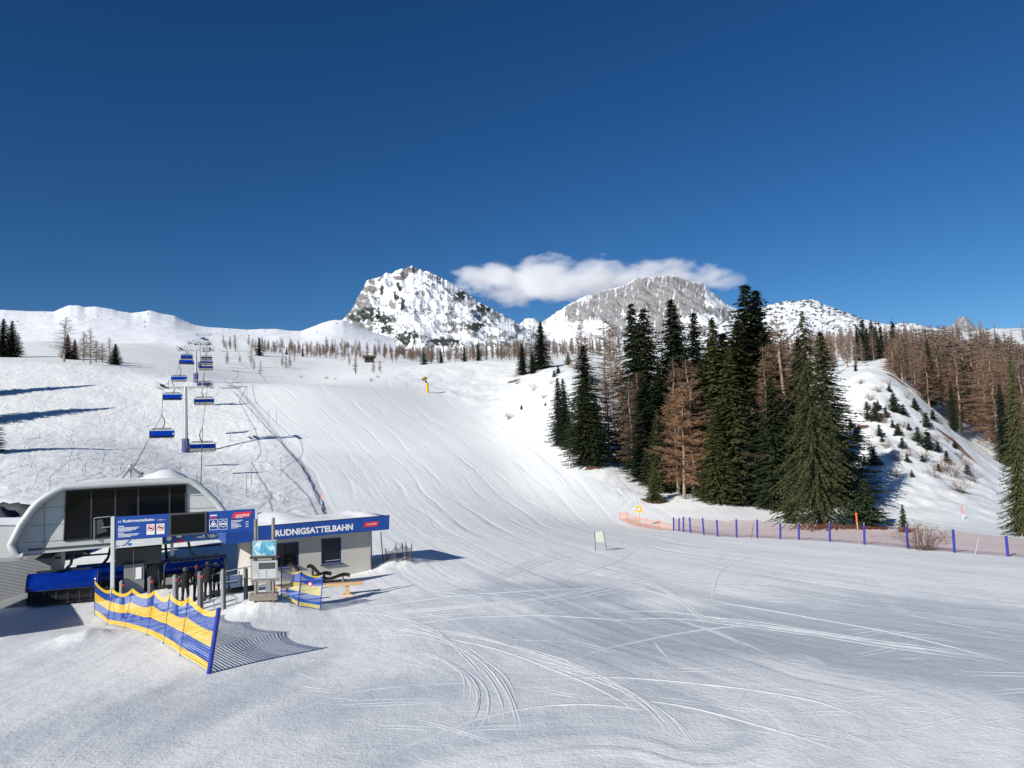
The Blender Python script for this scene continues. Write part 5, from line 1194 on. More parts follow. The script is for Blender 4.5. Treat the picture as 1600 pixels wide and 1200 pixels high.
# ------------------------------------------------------------------ overhead sign
g0 = at(173, 930, 37.0); g0.z = ztf(g0.x, g0.y); GF_ = Frame(g0, R(19)); K = GF_.hit
sgn = GF_.root('gantry_sign'); tag(sgn, 'blue overhead information sign with dark screen between two pale posts', 'sign')
def post_(u0, u1, vt, m=STEEL):
    a = K(u0, vt); c = K(u1, vt); return bevel(MB().box(((a.x + c.x) / 2, 0, (a.z - .6) / 2), (c.x - a.x, .18, a.z + .6)).build('post', m, sgn), .02)
PALE = mat('pale_metal', (.55, .57, .57), .45, var=.04, vscale=2)
post_(173.5, 179.8, 807, PALE); post_(398.6, 402.8, 794.2, PALE)
def pan(n, m, q, par=sgn, b=0.0, th=.12):
    return MB().prism([K(u, v, b) for u, v in q], (0, th, 0)).build(n, m, par)
ip = pan('info_panel', BLUE, [(179,844.6),(265,838.6),(265,802.6),(179,807.8)], b=-.05)
lw = pan('lower_strip', PALE, [(179,857),(253.5,850.5),(253.5,839.6),(179,844.8)], b=-.04)
sc = pan('screen', DGREY, [(264,838),(322.5,833.8),(322.5,799.3),(264,802.8)], b=-.12, th=.2); pan('display', mat('screen_black', (.006, .006, .007), .25, spec=.15), [(267,835.3),(319.5,831.4),(319.5,802),(267,805.4)], sc, b=-.135, th=.01)
rp_ = pan('price_panel', BLUE, [(322.5,834),(399,829),(399,795),(322.5,799.6)], b=-.05)
def txt(s, u0, u1, v, hpx, par, m=WHITE, b=-.05, bold=.0, shear=0.0, frame=None, slope=.02, name='lettering'):
    Fm = frame or GF_; a = Fm.hit(u0, v, b); c = Fm.hit(u1, v - slope * 0, b); hh = Fm.hit(u0, v - hpx, b).z - a.z
    e = Fm.hit(u1, v - (u1 - u0) * TS[0], b); return text(s, m, par, (a.x, b, a.z), e.x - a.x, hh, bold=bold, shear=shear, slope=(e.z - a.z) / (e.x - a.x), name=name)
TS = [.060]
txt('Rudnigsattelbahn', 192, 241, 817.8, 5.6, ip, bold=.02); txt('H', 185, 188.5, 817.5, 4, ip); txt('1.482 m', 246, 258, 813.5, 2.2, ip)
def lines(par, u0, ws, v0, dv, hp=.9, b=-.056):
    m_ = MB()
    for i, w_ in enumerate(ws):
        v = v0 + i * dv; a = K(u0, v, b); c = K(u0 + w_, v - w_ * TS[0], b); h = hp * 37 / 1200
        m_.prism([a, c, c + Vector((0, 0, h)), a + Vector((0, 0, h))], (0, .004, 0))
    m_.build('small_print', WHITE, par)
lines(ip, 184.5, [9], 823.5, 2, 1.1); lines(ip, 184.5, [33, 31, 28, 21], 825.7, 1.7, .8); lines(ip, 184.5, [9], 834, 2, 1.1); lines(ip, 184.5, [33, 30, 20], 836, 1.8, .8)
def ring(u, v, r, par, m, b=-.07, w=.18, frame=None):
    Fm = frame or GF_; c = Fm.hit(u, v, b); rr = r * Fm.w(c).y / 1200; q = MB(); P = []
    for i in range(24):
        a = 2 * math.pi * i / 24; a2 = 2 * math.pi * (i + 1) / 24
        o1, o2, i1, i2 = [c + Vector((math.cos(t) * k, 0, math.sin(t) * k)) for t, k in ((a, rr), (a2, rr), (a, rr * (1 - w)), (a2, rr * (1 - w)))]
        q.add([o1, o2, i2, i1], [(0, 1, 2, 3)])
    return q.build('symbol', m, par)
for (u0, u1) in ((229, 241.5), (244.4, 257)):
    c = pan('notice', mat('notice_white', (.78, .76, .72), .6), [(u0, 835.8 - (u0 - 229) * .06), (u1, 835.0 - (u0 - 229) * .06), (u1, 818.6 - (u0 - 229) * .06), (u0, 819.6 - (u0 - 229) * .06)], ip, b=-.065, th=.01)
    cu_, cv_ = (u0 + u1) / 2, 825.4 - (u0 - 229) * .06; ring(cu_, cv_, 4.6, c, RED, -.075)
    q = K(cu_, cv_, -.074); MB().box(q, (.20, .004, .035), tilt=('Y', .7)).build('symbol', RED, c); MB().ball(q, .05, 6, (1.6, .1, .8)).build('symbol', DSTEEL, c)
txt('230m', 180, 187, 855.2, 2.8, lw, BLUE2, b=-.045); lines(lw, 207, [16], 848.5, 2, 1.2, b=-.05)
q = MB(); q.tube([K(190,852.5,-.05), K(195,851.5,-.05), K(202,844,-.05), K(204,843.2,-.05)], .018, 4).build('symbol', BLUE, lw); MB().ball(K(202.5, 850.3, -.05), .09, 6, (1, .08, .7)).build('symbol', BLUE2, lw)
# right panel contents
def logo(par, fm, q, b, words, tq):
    pts = [fm.hit(u, v, b) for u, v in q]; o = MB().prism(pts, (0, .012, 0)).build('logo_plate', RED, par); bevel(o, .012, 1)
    return o
lg_ = logo(rp_, GF_, [(361.5,810.5),(390,807.8),(394,798.8),(366,801)], -.065, '', None)
txt('nassfeld', 368, 389.5, 807.5, 4.5, rp_, b=-.07, bold=.01, shear=.1); lines(rp_, 367.5, [12], 809.4, 2, .7, b=-.072)
for i, (uu, cc_) in enumerate(((328, WHITE), (328, mat('flag_blue', (.05, .08, .4), .5)), (328, RED))):
    pan('flag_stripe', cc_, [(328, 806.5 + i * 1.7), (339, 805.8 + i * 1.7), (339, 804.1 + i * 1.7), (328, 804.8 + i * 1.7)], rp_, b=-.06, th=.008)
for u0 in (327.5, 342.5):
    m_ = MB(); P = [K(u, v, -.058) for u, v in ((u0, 828.3 - (u0 - 327) * .05), (u0 + 12.5, 827.6 - (u0 - 327) * .05), (u0 + 12.5, 811.6 - (u0 - 327) * .05), (u0, 812.4 - (u0 - 327) * .05))]
    for a, b in zip(P, P[1:] + P[:1]): m_.tube([a, b], .012, 4)
    m_.build('symbol', WHITE, rp_)
ring(348.7, 818.5, 5, rp_, WHITE, -.06); MB().box(K(348.7, 818.5, -.06), (.22, .006, .07)).build('symbol', WHITE, rp_)
m_ = MB(); P = [K(333.7, 813.5, -.06), K(339, 822.5, -.06), K(328.6, 823, -.06)]
for a, b in zip(P, P[1:] + P[:1]): m_.tube([a, b], .016, 4)
m_.ball(K(333.7, 819.5, -.06), .07, 6, (1, .1, 1)); m_.build('symbol', WHITE, rp_)
lines(rp_, 361, [18, 15, 9, 13, 16, 16, 11], 814.2, 1.9, .8); lines(rp_, 383.5, [5], 816, 2, 1); lines(rp_, 383.5, [5], 819.6, 2, 1); lines(rp_, 383.5, [5], 823.3, 2, 1)
# pictogram board under the sign
pb = GF_.root('pictogram_board'); tag(pb, 'row of blue pictogram tiles with red and green print under the overhead screen', 'sign')
def pan2(n, m, q, b, th=.03, par=pb): return MB().prism([K(u, v, b) for u, v in q], (0, th, 0)).build(n, m, par)
pan2('backing', STEEL, [(254,849.6),(341,842.8),(341,826),(254,832)], .55)
pan2('tile', BLUE, [(254,848.6),(270,847.6),(270,830),(254,831)], .50); pan2('tile', BLUE, [(270.5,847.4),(288,846),(288,829),(270.5,830)], .50); pan2('red_band', RED, [(268,849.3),(287.5,847.3),(287.5,841.5)], .485, .01); pan2('green_band', GREEN, [(254,851),(270,849.5),(268,847.8),(254,848.9)], .485, .01)
pan2('tile', BLUE2, [(289,846),(304.5,844.9),(304.5,829),(289,830)], .50); pan2('tile', BLUE2, [(306,844.8),(322.5,843.5),(322.5,829),(306,830)], .50); t5 = pan2('tile', BLUE2, [(324,843.3),(340.5,842),(340.5,828),(324,829)], .50)
ring(332, 833, 7.4, pb, WHITE, .48, .14); MB().ball(K(332, 836.5, .48), .10, 6, (1.5, .1, .7)).build('symbol', WHITE, pb); MB().ball(K(264, 841, .48), .12, 6, (1, .1, 1.1)).build('symbol', WHITE, pb); MB().ball(K(280, 838, .48), .09, 6, (1.6, .1, .7)).build('symbol', WHITE, pb)
m_ = MB(); m_.box(K(313, 839, .48), (.3, .01, .08)); m_.box(K(318, 838, .48), (.12, .01, .16)); m_.build('symbol', WHITE, pb)
for u in (262, 332): MB().tube([K(u, 828, .56), K(u, 808, .2)], .03, 6).build('bracket', STEEL, pb)

# ------------------------------------------------------------------ ticket hut
h0 = at(579.5, 892, 47.5); h0.z = ztf(h0.x, h0.y) - .05; HF = Frame(h0, R(28)); Q = HF.hit
hut = HF.root('ticket_hut'); tag(hut, 'pale plaster lift hut with wide blue lettered fascia and snowy flat roof', 'hut')
xl = Q(392, 900).x; zr = Q(579, 827).z
def hole_wall(par):
    m_ = MB(); zs = zr + .3; w1 = (Q(431,888,0), Q(467,846,0)); w2 = (Q(502.3,882,0), Q(533,839,0))
    X = [xl, w1[0].x, w1[1].x, w2[0].x, w2[1].x, 0]; 
    for i in range(5):
        a, b = X[i], X[i + 1]
        if i in (1, 3):
            lo, hi = (w1 if i == 1 else w2); m_.box(((a + b) / 2, .1, (lo.z - .5) / 2), (b - a, .2, lo.z + .5)); m_.box(((a + b) / 2, .1, (hi.z + zs) / 2), (b - a, .2, zs - hi.z))
        else: m_.box(((a + b) / 2, .1, (zs - .5) / 2), (b - a, .2, zs + .5))
    m_.box((-.1, 2.6, (zs - .5) / 2), (.2, 4.8, zs + .5)); m_.box((xl + .1, 2.6, (zs - .5) / 2), (.2, 4.8, zs + .5)); m_.box((xl / 2, 4.9, (zs - .5) / 2), (-xl - .4, .2, zs + .5))
    m_.build('wall', PLASTER, par); return w1, w2
w1, w2 = hole_wall(hut)
WFR = mat('window_frame_blue', (.012, .03, .13), .4)
CURT = mat('pale_interior', (.55, .62, .62), .8)
for wi, (lo, hi) in enumerate((w1, w2)):
    cx, cz, ww, hh = (lo.x + hi.x) / 2, (lo.z + hi.z) / 2, hi.x - lo.x, hi.z - lo.z
    f = MB()
    for s in (-1, 1): f.box((cx + s * (ww / 2 - .04), .10, cz), (.08, .12, hh)); f.box((cx, .10, cz + s * (hh / 2 - .04)), (ww - .16, .12, .08))
    f = f.build('window', WFR, hut); MB().box((cx, .12, cz), (ww - .14, .02, hh - .14)).build('pane', GLASSW if wi else mat('clear_dark_glass', (.01, .012, .02), .04, alpha=.45), f)
    MB().box((cx, -.06, lo.z - .04), (ww + .12, .22, .05)).build('sill', WFR, f)
    if wi == 0:
        MB().box((cx - ww * .32, .45, cz + .1), (ww * .42, .04, hh * .8)).build('blind', CURT, f); MB().box((cx + ww * .22, .5, cz + hh * .08), (ww * .42, .4, hh * .62)).build('cabinet', DGREY, f)
    else: MB().box((cx + .1, .06, lo.z + .17), (ww * .75, .01, .05)).build('window_note', STEEL, f)
MB().tube([(.04, -.06, -.3), (.04, -.06, zr)], .045, 8).build('downpipe', DSTEEL, hut)
FB = -.72; fa = [Q(353,850.4,FB), Q(608,827.3,FB), Q(608.6,805.9,FB), Q(353,827.6,FB)]
fs = MB().prism(fa, (0, .12, 0)).build('fascia', BLUE, hut)
xr, xlf = fa[1].x, fa[0].x; zt1 = (fa[2].z + fa[3].z) / 2; zb1 = (fa[0].z + fa[1].z) / 2
MB().prism([(xr - .12, FB + .12, fa[1].z), (xr - .12, 5.6, fa[1].z), (xr - .12, 5.6, fa[2].z), (xr - .12, FB + .12, fa[2].z)], (.12, 0, 0)).build('fascia', BLUE, hut)
MB().prism([(xlf, FB + .12, fa[0].z), (xlf, 5.6, fa[0].z), (xlf, 5.6, fa[3].z), (xlf, FB + .12, fa[3].z)], (.12, 0, 0)).build('fascia', BLUE, hut)
MB().box(((xr + xlf) / 2, (FB + .2 + 5.5) / 2, (fa[1].z + fa[2].z) / 2 - .1), (xr - xlf - .3, 5.3 - FB, .3)).build('roof', GREYP, hut)
MB().tube([fa[3] + Vector((0, .05, .02)), fa[2] + Vector((0, .05, .02))], .03, 6).build('roof_edge', DSTEEL, hut)
TS[0] = .0880
txt('RUDNIGSATTELBAHN', 430, 551.5, 838.6, 10.3, fs, b=FB - .003, bold=.04, frame=HF)
MB().prism([Q(568,823.8,FB - .012), Q(590,821.8,FB - .012), Q(592,814.4,FB - .012), Q(570.5,816.3,FB - .012)], (0, .01, 0)).build('logo_plate', RED, fs)
txt('nassfeld', 573, 588, 820.8, 3.2, fs, b=FB - .018, frame=HF, shear=.1)
rows_ = []
for i in range(36):
    f = i / 35; x = xlf + .15 + (xr - xlf - .3) * f; row = []
    for j in range(14):
        y = FB + .25 + j * .46; u = proj(HF.w((x, FB, zt1)))[0]
        th = .10 + .50 * math.exp(-((u - 448) / 40)**2) * min(1, .25 + j * .22) + .16 * math.exp(-((u - 585) / 14)**2) + .12 * math.exp(-((u - 395) / 25)**2); th += .06 * float(perlin(x * .9, y * .9, 4))
        e = min(1, i * .6, (35 - i) * .8) * min(1, .25 + j * .5) * min(1, (13 - j) * .6); row.append(Vector((x, y, fa[3].z + (fa[2].z - fa[3].z) * f - .08 + th * e)))
    rows_.append(row)
MB().sheet(rows_).build('snow_cap', SNOWP, hut)
# ------------------------------------------------------------------ map board
m0 = G(412, 940); MF = Frame(m0, R(10)); J = MF.hit; mbd = MF.root('map_board'); tag(mbd, 'wooden board with panorama map and timetable in front of the hut', 'notice board')
for (u, vt) in ((399.3, 811), (426.8, 809)):
    a = J(u, vt); MB().tube([(a.x - .02, 0, -.5), (a.x, 0, a.z)], .075, 10).build('post', WOODG, mbd)
def bx(n, m, u0, u1, v0, v1, b, th, par=mbd):
    return MB().prism([J(u0, v1 + (u1 - u0) * .02, b), J(u1, v1 - (u1 - u0) * .02, b), J(u1, v0 - (u1 - u0) * .02, b), J(u0, v0 + (u1 - u0) * .02, b)], (0, th, 0)).build(n, m, par)
def map_mat():
    m = bpy.data.materials.new('panorama_print'); m.use_nodes = True; n = m.node_tree; b = n.nodes['Principled BSDF']; tc = n.nodes.new('ShaderNodeTexCoord'); nz = n.nodes.new('ShaderNodeTexNoise'); nz.inputs['Scale'].default_value = 3.2; nz.inputs['Detail'].default_value = 6; nz.inputs['Distortion'].default_value = 1
    r = n.nodes.new('ShaderNodeValToRGB'); e = r.color_ramp.elements; e[0].position = .38; e[0].color = (.05, .28, .42, 1); e[1].position = .62; e[1].color = (.60, .72, .78, 1); q = e.new(.5); q.color = (.18, .48, .62, 1)
    n.links.new(tc.outputs['Object'], nz.inputs['Vector']); n.links.new(nz.outputs['Fac'], r.inputs[0]); n.links.new(r.outputs[0], b.inputs['Base Color']); return m
mp_ = bx('map_panel', STEEL, 394.5, 431.5, 844, 869.5, -.14, .06); bx('print', map_mat(), 396, 430, 846, 867.5, -.15, .01, mp_)
bx('shelf_roof', WOODD, 390, 435.5, 869.5, 872.5, -.30, .38); tpn = bx('timetable_panel', STEEL, 393, 433.5, 875.5, 905, -.14, .06); bx('print', mat('timetable_print', (.48, .50, .49), .5), 395, 431.5, 877, 903.5, -.15, .01, tpn); bx('print', DGREY, 404, 430, 879, 889, -.158, .008, tpn)
m_ = MB()
for i in range(5): a = J(395.5, 880 + i * 4, -.158); c = J(402.5, 880 + i * 4, -.158); m_.box(((a.x + c.x) / 2, -.158, a.z), (c.x - a.x, .006, .03))
for u in (404, 416): a = J(u, 890.5, -.158); c = J(u, 903, -.158); m_.box((a.x, -.158, (a.z + c.z) / 2), (.02, .006, a.z - c.z))
m_.build('print', STEEL, tpn); bx('base_beam', WOODG, 389, 433, 928, 938.5, -.16, .5); bx('base_beam', WOODG, 391, 436, 905.5, 908, -.1, .1)
cbx = G(407.5, 930); CF_ = Frame(cbx, R(10)); a = CF_.hit(403, 905); c = CF_.hit(412.5, 927)
o = bevel(MB().box((0, 1.2, a.z / 2), (c.x - a.x, .3, a.z + .2)).build('electric_cabinet', GREYP), .02); o.location = cbx; tag(o, 'narrow grey cabinet standing behind the map board', 'cabinet')
bk = G(421, 922); o = MB().tube([(0, 0, 0), (0, 0, .28)], [.16, .21], 14).build('bucket', BLK); o.location = bk; tag(o, 'small black bucket on the snow right of the map board', 'bucket')

# ------------------------------------------------------------------ access gates
gates = [(189.5,907,950,7.5),(234,901,946,9),(273,898,944,9),(312,893,948,9),(348,889.5,951,8),(383.5,886.5,947,7)]
GN = ['leftmost','second','third','fourth','fifth','rightmost']
for i, (u, vt, vb, wpx) in enumerate(gates):
    b = Gd(u, [38.5, 38, 37.6, 37, 36.5, 37.5][i], vb); fr = Frame(b, R(14)); r = fr.root('access_gate'); h = z_for(b.x / b.y, b.y, vt) - b.z; ww = wpx * b.y / 1200
    bevel(MB().box((0, 0, h / 2 - .1), (ww * .62, .30, h + .2)).build('housing', GREYP if i % 2 else STEEL, r), .04); bevel(MB().box((ww * .42, .02, h / 2 - .12), (ww * .22, .26, h + .12)).build('side_cover', DGREY, r), .02)
    if i < 4: MB().tube([(ww * .36, -.16, h - .22), (ww * .36, -.175, h - .22)], .06, 12).build('indicator_light', REDI, r)
    if 1 < i < 5: MB().tube([(ww * .5, .05, .75), (ww * .5 + .45, .05, .55), (ww * .5 + .5, .05, .2)], .03, 6).build('turn_arm', STEEL, r)
    tag(r, '%s grey access gate pillar before the station' % GN[i], 'access gate', 'access gates before the station')
# railing and platform gear right of the gates
b = Gd(368, 42, 915); fr = Frame(b, R(24)); r = fr.root('platform_railing'); m_ = MB()
for x in (-1.2, -.5, .2, .9): m_.tube([(x, 0, -.2), (x, 0, 1.15)], .03, 6)
m_.tube([(-1.2, 0, 1.1), (.9, 0, 1.35)], .03, 6); m_.tube([(-1.2, 0, .6), (.9, 0, .7)], .025, 6); m_.build('rails', STEEL, r); MB().box((-.05, .1, .55), (.85, .04, .75)).build('panel', mat('dull_blue_panel', (.10, .16, .26), .6), r); MB().tube([(-1.3, -.1, .12), (1.0, -.1, .22)], .13, 10).build('bumper_tube', BLK, r)
tag(r, 'steel railing with blue grey panel and black bumper tube right of the station', 'railing')

# ------------------------------------------------------------------ loungers and benches
def lounger(loc, rz, label, sc=1.0):
    r = empty('wooden_lounger', loc, rz); r.scale = (sc,) * 3
    pf = [(-1.16, 1.02), (-1.02, 1.06), (-.85, .98), (-.62, .72), (-.38, .44), (-.12, .27), (.12, .26), (.38, .33), (.66, .42), (.90, .46), (1.10, .42), (1.2, .38)]
    m_ = MB(); n = 34; t = np.linspace(0, len(pf) - 1, n)
    X = [smooth_path([Vector((a, 0, b)) for a, b in pf], 4)]; pts = X[0]
    for a, b in zip(pts[:-1], pts[1:]):
        d = (b - a); mid = (a + b) / 2; m_.box(mid, (d.length * .80, .72, .03), tilt=('Y', -math.atan2(d.z, d.x)))
    m_.build('slats', WOODD, r)
    for s in (-1, 1): MB().sheet([[p + Vector((0, s * .33, -.02)) for p in pts], [p + Vector((0, s * .33, -.10)) for p in pts]], (0, .04, 0)).build('side_rail', WOODD, r)
    for s in (-1, 1):
        MB().box((-.86, s * .3, .42), (.08, .05, .95)).build('leg', WOODG, r); MB().box((.80, s * .3, .18), (.08, .05, .5)).build('leg', WOODG, r)
        MB().box((-.05, s * .3, .0), (2.0, .06, .10)).build('foot_beam', WOODG, r)
    return tag(r, label, 'lounger')
p = G(512, 914); lounger((p.x - .05, p.y + .4, p.z + .05), R(10), 'dark wooden wave shaped lounger facing right before the hut window', .98)
p = G(463, 918); lounger((p.x + .3, p.y + 1.6, p.z + .05), R(10), 'dark wooden lounger half hidden behind the short blue and yellow net', 1.0)
b = G(543, 930); fr = Frame(b, R(12)); r = fr.root('pine_bench'); a = fr.hit(510, 914.5); c = fr.hit(567, 912.5)
bevel(MB().box(((a.x + c.x) / 2, 0, a.z), (c.x - a.x, .38, .14)).build('seat', WOODL, r), .01); MB().box((0, 0, a.z / 2 - .08), (.22, .20, a.z - .1)).build('leg', WOODL, r); MB().box((.0, 0, .03), (.5, .4, .07)).build('foot', WOODL, r)
tag(r, 'pale pine bench on a single middle post in front of the lounger', 'bench')
b = G(436, 926); o = MB().box((0, 0, .28), (.9, .3, .09), tilt=('Y', .25)).build('pine_bench', WOODL); MB().box((-.2, 0, .1), (.12, .2, .32)).build('leg', WOODL, o); o.location = b; tag(o, 'short pine bench end peeking out left of the short net', 'bench')
# small emblem on the short net
e0 = at(485.5, 912, G(482, 950).y); o = MB().tube([(0, 0, 0), (0, .01, 0)], .10, 16).build('net_badge', RED); o.location = e0 + Vector((0, -.12, 0)); MB().tube([(0, -.004, 0), (0, .0, 0)], .06, 16).build('badge_centre', WHITE, o); tag(o, 'round red and white badge fixed to the short blue and yellow net', 'badge')

# ------------------------------------------------------------------ rope fence down the left edge of the piste
pts = [G(u, v) for (u, v) in ((352,597),(365,612),(378,627),(395,645),(410,662),(425,678),(440,694),(456,712),(470,729),(482,750),(492,771),(500,788),(505,803))]
pts = [p for p in pts if p is not None]; o0 = pts[6].copy(); rr = empty('rope_fence', o0)
MB().tube([p - o0 + Vector((0, 0, .14 - .08 * (i % 2))) for i, p in enumerate(smooth_path(pts, 3))], .035, 6).build('rope', DSTEEL, rr)
for i, p in enumerate(pts[::3]): MB().tube([p - o0 + Vector((0, 0, -.3)), p - o0 + Vector((0, 0, 1.2))], .035, 6).build('stake', DSTEEL, rr)
tag(rr, 'dark rope on short stakes down the left edge of the groomed piste', 'rope fence')
GP = 'slope posts right of the lift'
for i, (u, vb, vt) in enumerate([(393,758,732),(439,743,713),(420,667,640),(386,628,604),(385,770,742),(360,690,676),(432,660,640),(417,722,700)]):
    pole('marker_pole', '%s slender dark pole on the off-piste snow right of the lift line' % ['first','second','third','fourth','fifth','sixth','seventh','eighth'][i], 'pole', u, vb, u, vt, .03, DSTEEL, group=GP)

# ------------------------------------------------------------------ people
def skinned(name, nodes, edges, m, parent=None, sub=1, root=0):
    """nodes: [(x, y, z, r)]"""
    me = bpy.data.meshes.new(name); me.from_pydata([n[:3] for n in nodes], edges, []); me.update(); o = bpy.data.objects.new(name, me); col.objects.link(o)
    sk = o.modifiers.new('s', 'SKIN'); ss = o.modifiers.new('d', 'SUBSURF'); ss.levels = sub; ss.render_levels = sub
    for i, n in enumerate(nodes):
        v = me.skin_vertices[0].data[i]; v.radius = (n[3], n[3] * (n[4] if len(n) > 4 else 1)); v.use_root = (i == root)
    dg = bpy.context.evaluated_depsgraph_get(); dg.update(); m2 = bpy.data.meshes.new_from_object(o.evaluated_get(dg)); bpy.data.objects.remove(o)
    m2.materials.clear(); m2.materials.append(m); m2.polygons.foreach_set('use_smooth', [True] * len(m2.polygons)); o = bpy.data.objects.new(name, m2); col.objects.link(o)
    if parent: o.parent = parent
    return o
def person(loc, rz, h, label, jm, pm, hm, arm_bend=.3, lean=.03):
    k = h / 1.75
    # body: pelvis, spine, chest, neck, head, legs, arms with hands (front = -y)
    N_ = [(0, 0, .95, .15), (0, -lean * .4, 1.12, .145), (0, -lean, 1.32, .165), (0, -lean, 1.45, .12), (0, -lean, 1.53, .055), (0, -lean - .02, 1.66, .10)]
    E = [(0, 1), (1, 2), (2, 3), (3, 4), (4, 5)]
    for s in (-1, 1):
        i = len(N_); N_ += [(s * .10, 0, .86, .105), (s * .12, -.04, .50, .075), (s * .13, 0, .12, .06), (s * .13, -.15, .06, .05)]; E += [(0, i), (i, i + 1), (i + 1, i + 2), (i + 2, i + 3)]
        j = len(N_); N_ += [(s * .20, -lean, 1.42, .07), (s * .30, -.02, 1.16, .052), (s * .28, -.02 - arm_bend, 1.0, .038), (s * .27, -.08 - arm_bend, .99, .032)]; E += [(3, j), (j, j + 1), (j + 1, j + 2), (j + 2, j + 3)]
        for q in range(5):
            a = (q - 2) * .018; t = len(N_); base = j + 3
            if q == 4: N_ += [(s * .24, -.11 - arm_bend, 1.01, .010)]; E += [(base, t)]
            else: N_ += [(s * .27 + a, -.13 - arm_bend, .985, .010), (s * .27 + a, -.15 - arm_bend, .955 + .004 * q, .008)]; E += [(base, t), (t, t + 1)]
    b = skinned('person', N_, E, jm); b.scale = (k, k, k); b.location = loc; b.rotation_euler = (0, 0, rz)
    hd = MB(); hd.ball((0, -lean - .01, 1.70), .135, 8, (1, 1.12, 1.0)).build('helmet', hm, b)
    f = MB(); f.ball((0, -lean - .085, 1.635), .075, 7, (.9, .8, 1.15)); f.ball((0, -lean - .16, 1.63), .018, 4); f.build('face', SKIN, b); g_ = MB(); g_.box((0, -lean - .14, 1.665), (.16, .05, .06)); g_.build('goggles', BLK, b)
    jk = MB(); g = []
    for z, rx, ry in ((.80, .21, .17), (.92, .20, .165), (1.08, .185, .155), (1.25, .21, .165), (1.40, .205, .15), (1.49, .12, .10)):
        g.append([Vector((rx * math.cos(t), -lean * (z - .8) + ry * math.sin(t), z)) for t in np.linspace(0, 2 * math.pi, 17)])
    jk.sheet(g).build('jacket', jm, b)
    for s in (-1, 1):
        bt = MB(); bt.box((s * .13, -.06, .06), (.13, .31, .13)); bt.tube([(s * .13, .0, .10), (s * .13, .03, .34)], .075, 8); bt.build('ski_boot', pm, b)
        MB().box((s * .13, -.25, .012), (.08, 1.65, .02)).build('ski', hm, b)
        MB().tube([(s * .32, -.12 - arm_bend, 1.03), (s * .42, .15, .02)], .009, 6).build('ski_pole', DSTEEL, b)
    return tag(b, label, 'person')
FB2 = mat('navy_fabric', (.006, .008, .018), .9, var=.3, vscale=8); FB3 = mat('charcoal_fabric', (.010, .010, .011), .9, var=.3, vscale=8); FB4 = mat('plum_fabric', (.09, .015, .02), .9)
for (u, v, d, h, lab, a, b, c) in [(289.5,929,41.2,1.78,'leftmost of four dark clothed skiers waiting with backs turned, standing apart',FABR,BLK,DGREY),(308,927,41.6,1.76,'skier in dark clothes with reddish helmet, second of the four waiting',FB2,BLK,FB4),(325,926,41.4,1.88,'tallest of the four waiting skiers in black before the blue visor',FABR,BLK,BLK),(338,925,41.9,1.68,'rightmost waiting skier in dark jacket beside the chair edge',FB3,BLK,DGREY)]:
    p = Gd(u, d, v); person(p, math.pi + SA * .6, h, lab, a, b, c)

# ------------------------------------------------------------------ ski tracks pressed into the snow (pairs of low ridges)
def track_pts(px, n=22):
    ps = [G(u, v, 12) for u, v in px]; ps = [p for p in ps if p is not None]
    if len(ps) < 2: return None
    ps = smooth_path(ps, max(3, n // len(ps))); return ps
tm_ = MB(); rk_ = random.Random(21)
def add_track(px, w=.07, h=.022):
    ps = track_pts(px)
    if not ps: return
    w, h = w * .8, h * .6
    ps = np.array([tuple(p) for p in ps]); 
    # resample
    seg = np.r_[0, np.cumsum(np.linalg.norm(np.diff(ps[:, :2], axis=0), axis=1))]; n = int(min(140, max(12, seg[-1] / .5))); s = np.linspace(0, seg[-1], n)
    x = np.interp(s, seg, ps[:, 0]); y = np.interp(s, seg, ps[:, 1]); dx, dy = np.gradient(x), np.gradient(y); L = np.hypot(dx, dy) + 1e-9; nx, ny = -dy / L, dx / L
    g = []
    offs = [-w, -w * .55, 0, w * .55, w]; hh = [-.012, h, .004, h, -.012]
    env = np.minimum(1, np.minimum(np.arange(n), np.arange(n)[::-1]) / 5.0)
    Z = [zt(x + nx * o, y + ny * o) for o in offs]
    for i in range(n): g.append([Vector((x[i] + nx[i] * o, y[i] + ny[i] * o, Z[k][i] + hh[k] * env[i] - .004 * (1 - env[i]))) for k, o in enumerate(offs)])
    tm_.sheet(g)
named = [[(1095,936),(1250,962),(1400,990),(1600,1040)],[(780,1062),(1000,1060),(1250,1090),(1420,1150)],[(500,958),(640,940),(800,925),(960,918)],[(640,990),(760,1010),(900,1060),(1030,1130)],[(1020,1000),(1035,1018),(1048,1032)],[(880,1040),(960,1010),(1090,985),(1230,975)],
 [(560,990),(700,968),(860,962),(1050,975)],[(1110,940),(1130,890),(1180,868)],[(880,905),(960,880),(1000,855)],[(950,735),(985,760),(990,790),(960,808)],[(940,738),(970,765),(972,795),(950,812)],[(1000,765),(990,788),(965,812)],
 [(840,965),(850,960),(880,955)],[(1145,1110),(1155,1095),(1168,1078)],[(600,1180),(760,1120),(900,1100),(1100,1120)],[(430,1120),(560,1080),(680,1070)],[(900,1090),(1050,1100),(1210,1140),(1380,1195)]]
for px in named: add_track(px, .08, .03)
for i in range(70):
    u = rk_.uniform(420, 1500); v = rk_.uniform(900, 1150); L = rk_.uniform(60, 260); c = rk_.uniform(-.35, .35); sl = rk_.uniform(-.12, .28)
    px = [(u + L * t, v + sl * L * t + c * L * t * t * .5) for t in (0, .33, .66, 1)]; add_track(px, .045, .012)
    if rk_.random() < .6: add_track([(a + 4, b + 5) for a, b in px], .045, .012)
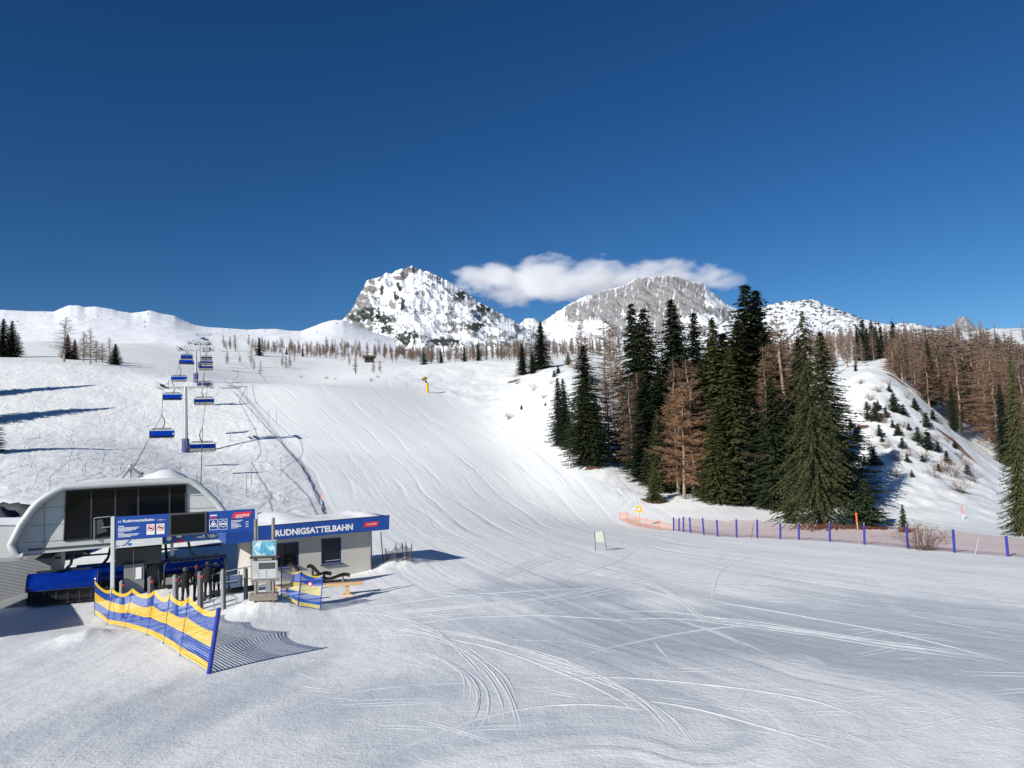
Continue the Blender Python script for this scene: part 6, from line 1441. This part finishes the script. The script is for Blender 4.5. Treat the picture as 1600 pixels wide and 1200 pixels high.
def bundle(px, n, spread, w=.05, h=.02):               # many skis following nearly the same line
    for k in range(n):
        o = rk_.gauss(0, spread); a = rk_.randint(0, max(0, len(px) - 4)); b = rk_.randint(min(a + 3, len(px)), len(px)); j = rk_.uniform(.6, 1.4)
        add_track([(u + o * (1 if i % 2 else .8) + rk_.gauss(0, 2), v + o * .45 * j + rk_.gauss(0, 1)) for i, (u, v) in enumerate(px)][a:b], w, h)
bundle([(520,975),(620,978),(700,1000),(755,1040),(790,1090),(800,1150)], 16, 16)
bundle([(600,1010),(680,1025),(735,1060),(745,1110),(700,1170)], 10, 14)
bundle([(640,985),(760,1000),(900,1040),(1010,1095),(1080,1170)], 12, 16)
bundle([(560,960),(720,950),(880,930),(1020,900),(1110,880),(1140,865)], 12, 12)
bundle([(760,905),(880,890),(990,905),(1060,935),(1100,975)], 10, 12)
bundle([(900,960),(1050,960),(1230,985),(1400,1010),(1590,1035)], 8, 10)
bundle([(640,925),(760,905),(860,870),(930,862)], 8, 8)
bundle([(940,735),(975,755),(992,785),(975,808)], 8, 9, .09, .03)
bundle([(660,610),(760,650),(850,720),(900,770),(960,815),(1080,850)], 12, 14, .09, .03)
bundle([(400,612),(500,690),(590,775),(680,840),(800,885)], 14, 40, .10, .03)
for i in range(22):                                    # runs down the groomed piste
    f = rk_.uniform(.05, .95); u0 = 370 + 300 * f; px = []
    for k, (vv, a, b) in enumerate(((605,370,650),(660,420,760),(720,472,850),(780,510,900),(835,560,980))):
        px.append((a + (b - a) * f + rk_.uniform(-7, 7), vv))
    k0 = rk_.randint(0, 2); add_track(px[k0:k0 + rk_.randint(2, 3) + 1], .08, .02)
for i in range(110):                                   # swinging turns left of the lift
    u = rk_.uniform(-10, 400); v = rk_.uniform(585, 760); L = rk_.uniform(14, 70); s = rk_.choice((-1, 1)); 
    if u > 352 + (v - 597) * .75 - 12: continue
    px = [(u, v), (u + s * L * .5, v + L * .22), (u + s * L * .8, v + L * .50), (u + s * L * .75, v + L * .85)]; add_track(px, .13, .034)
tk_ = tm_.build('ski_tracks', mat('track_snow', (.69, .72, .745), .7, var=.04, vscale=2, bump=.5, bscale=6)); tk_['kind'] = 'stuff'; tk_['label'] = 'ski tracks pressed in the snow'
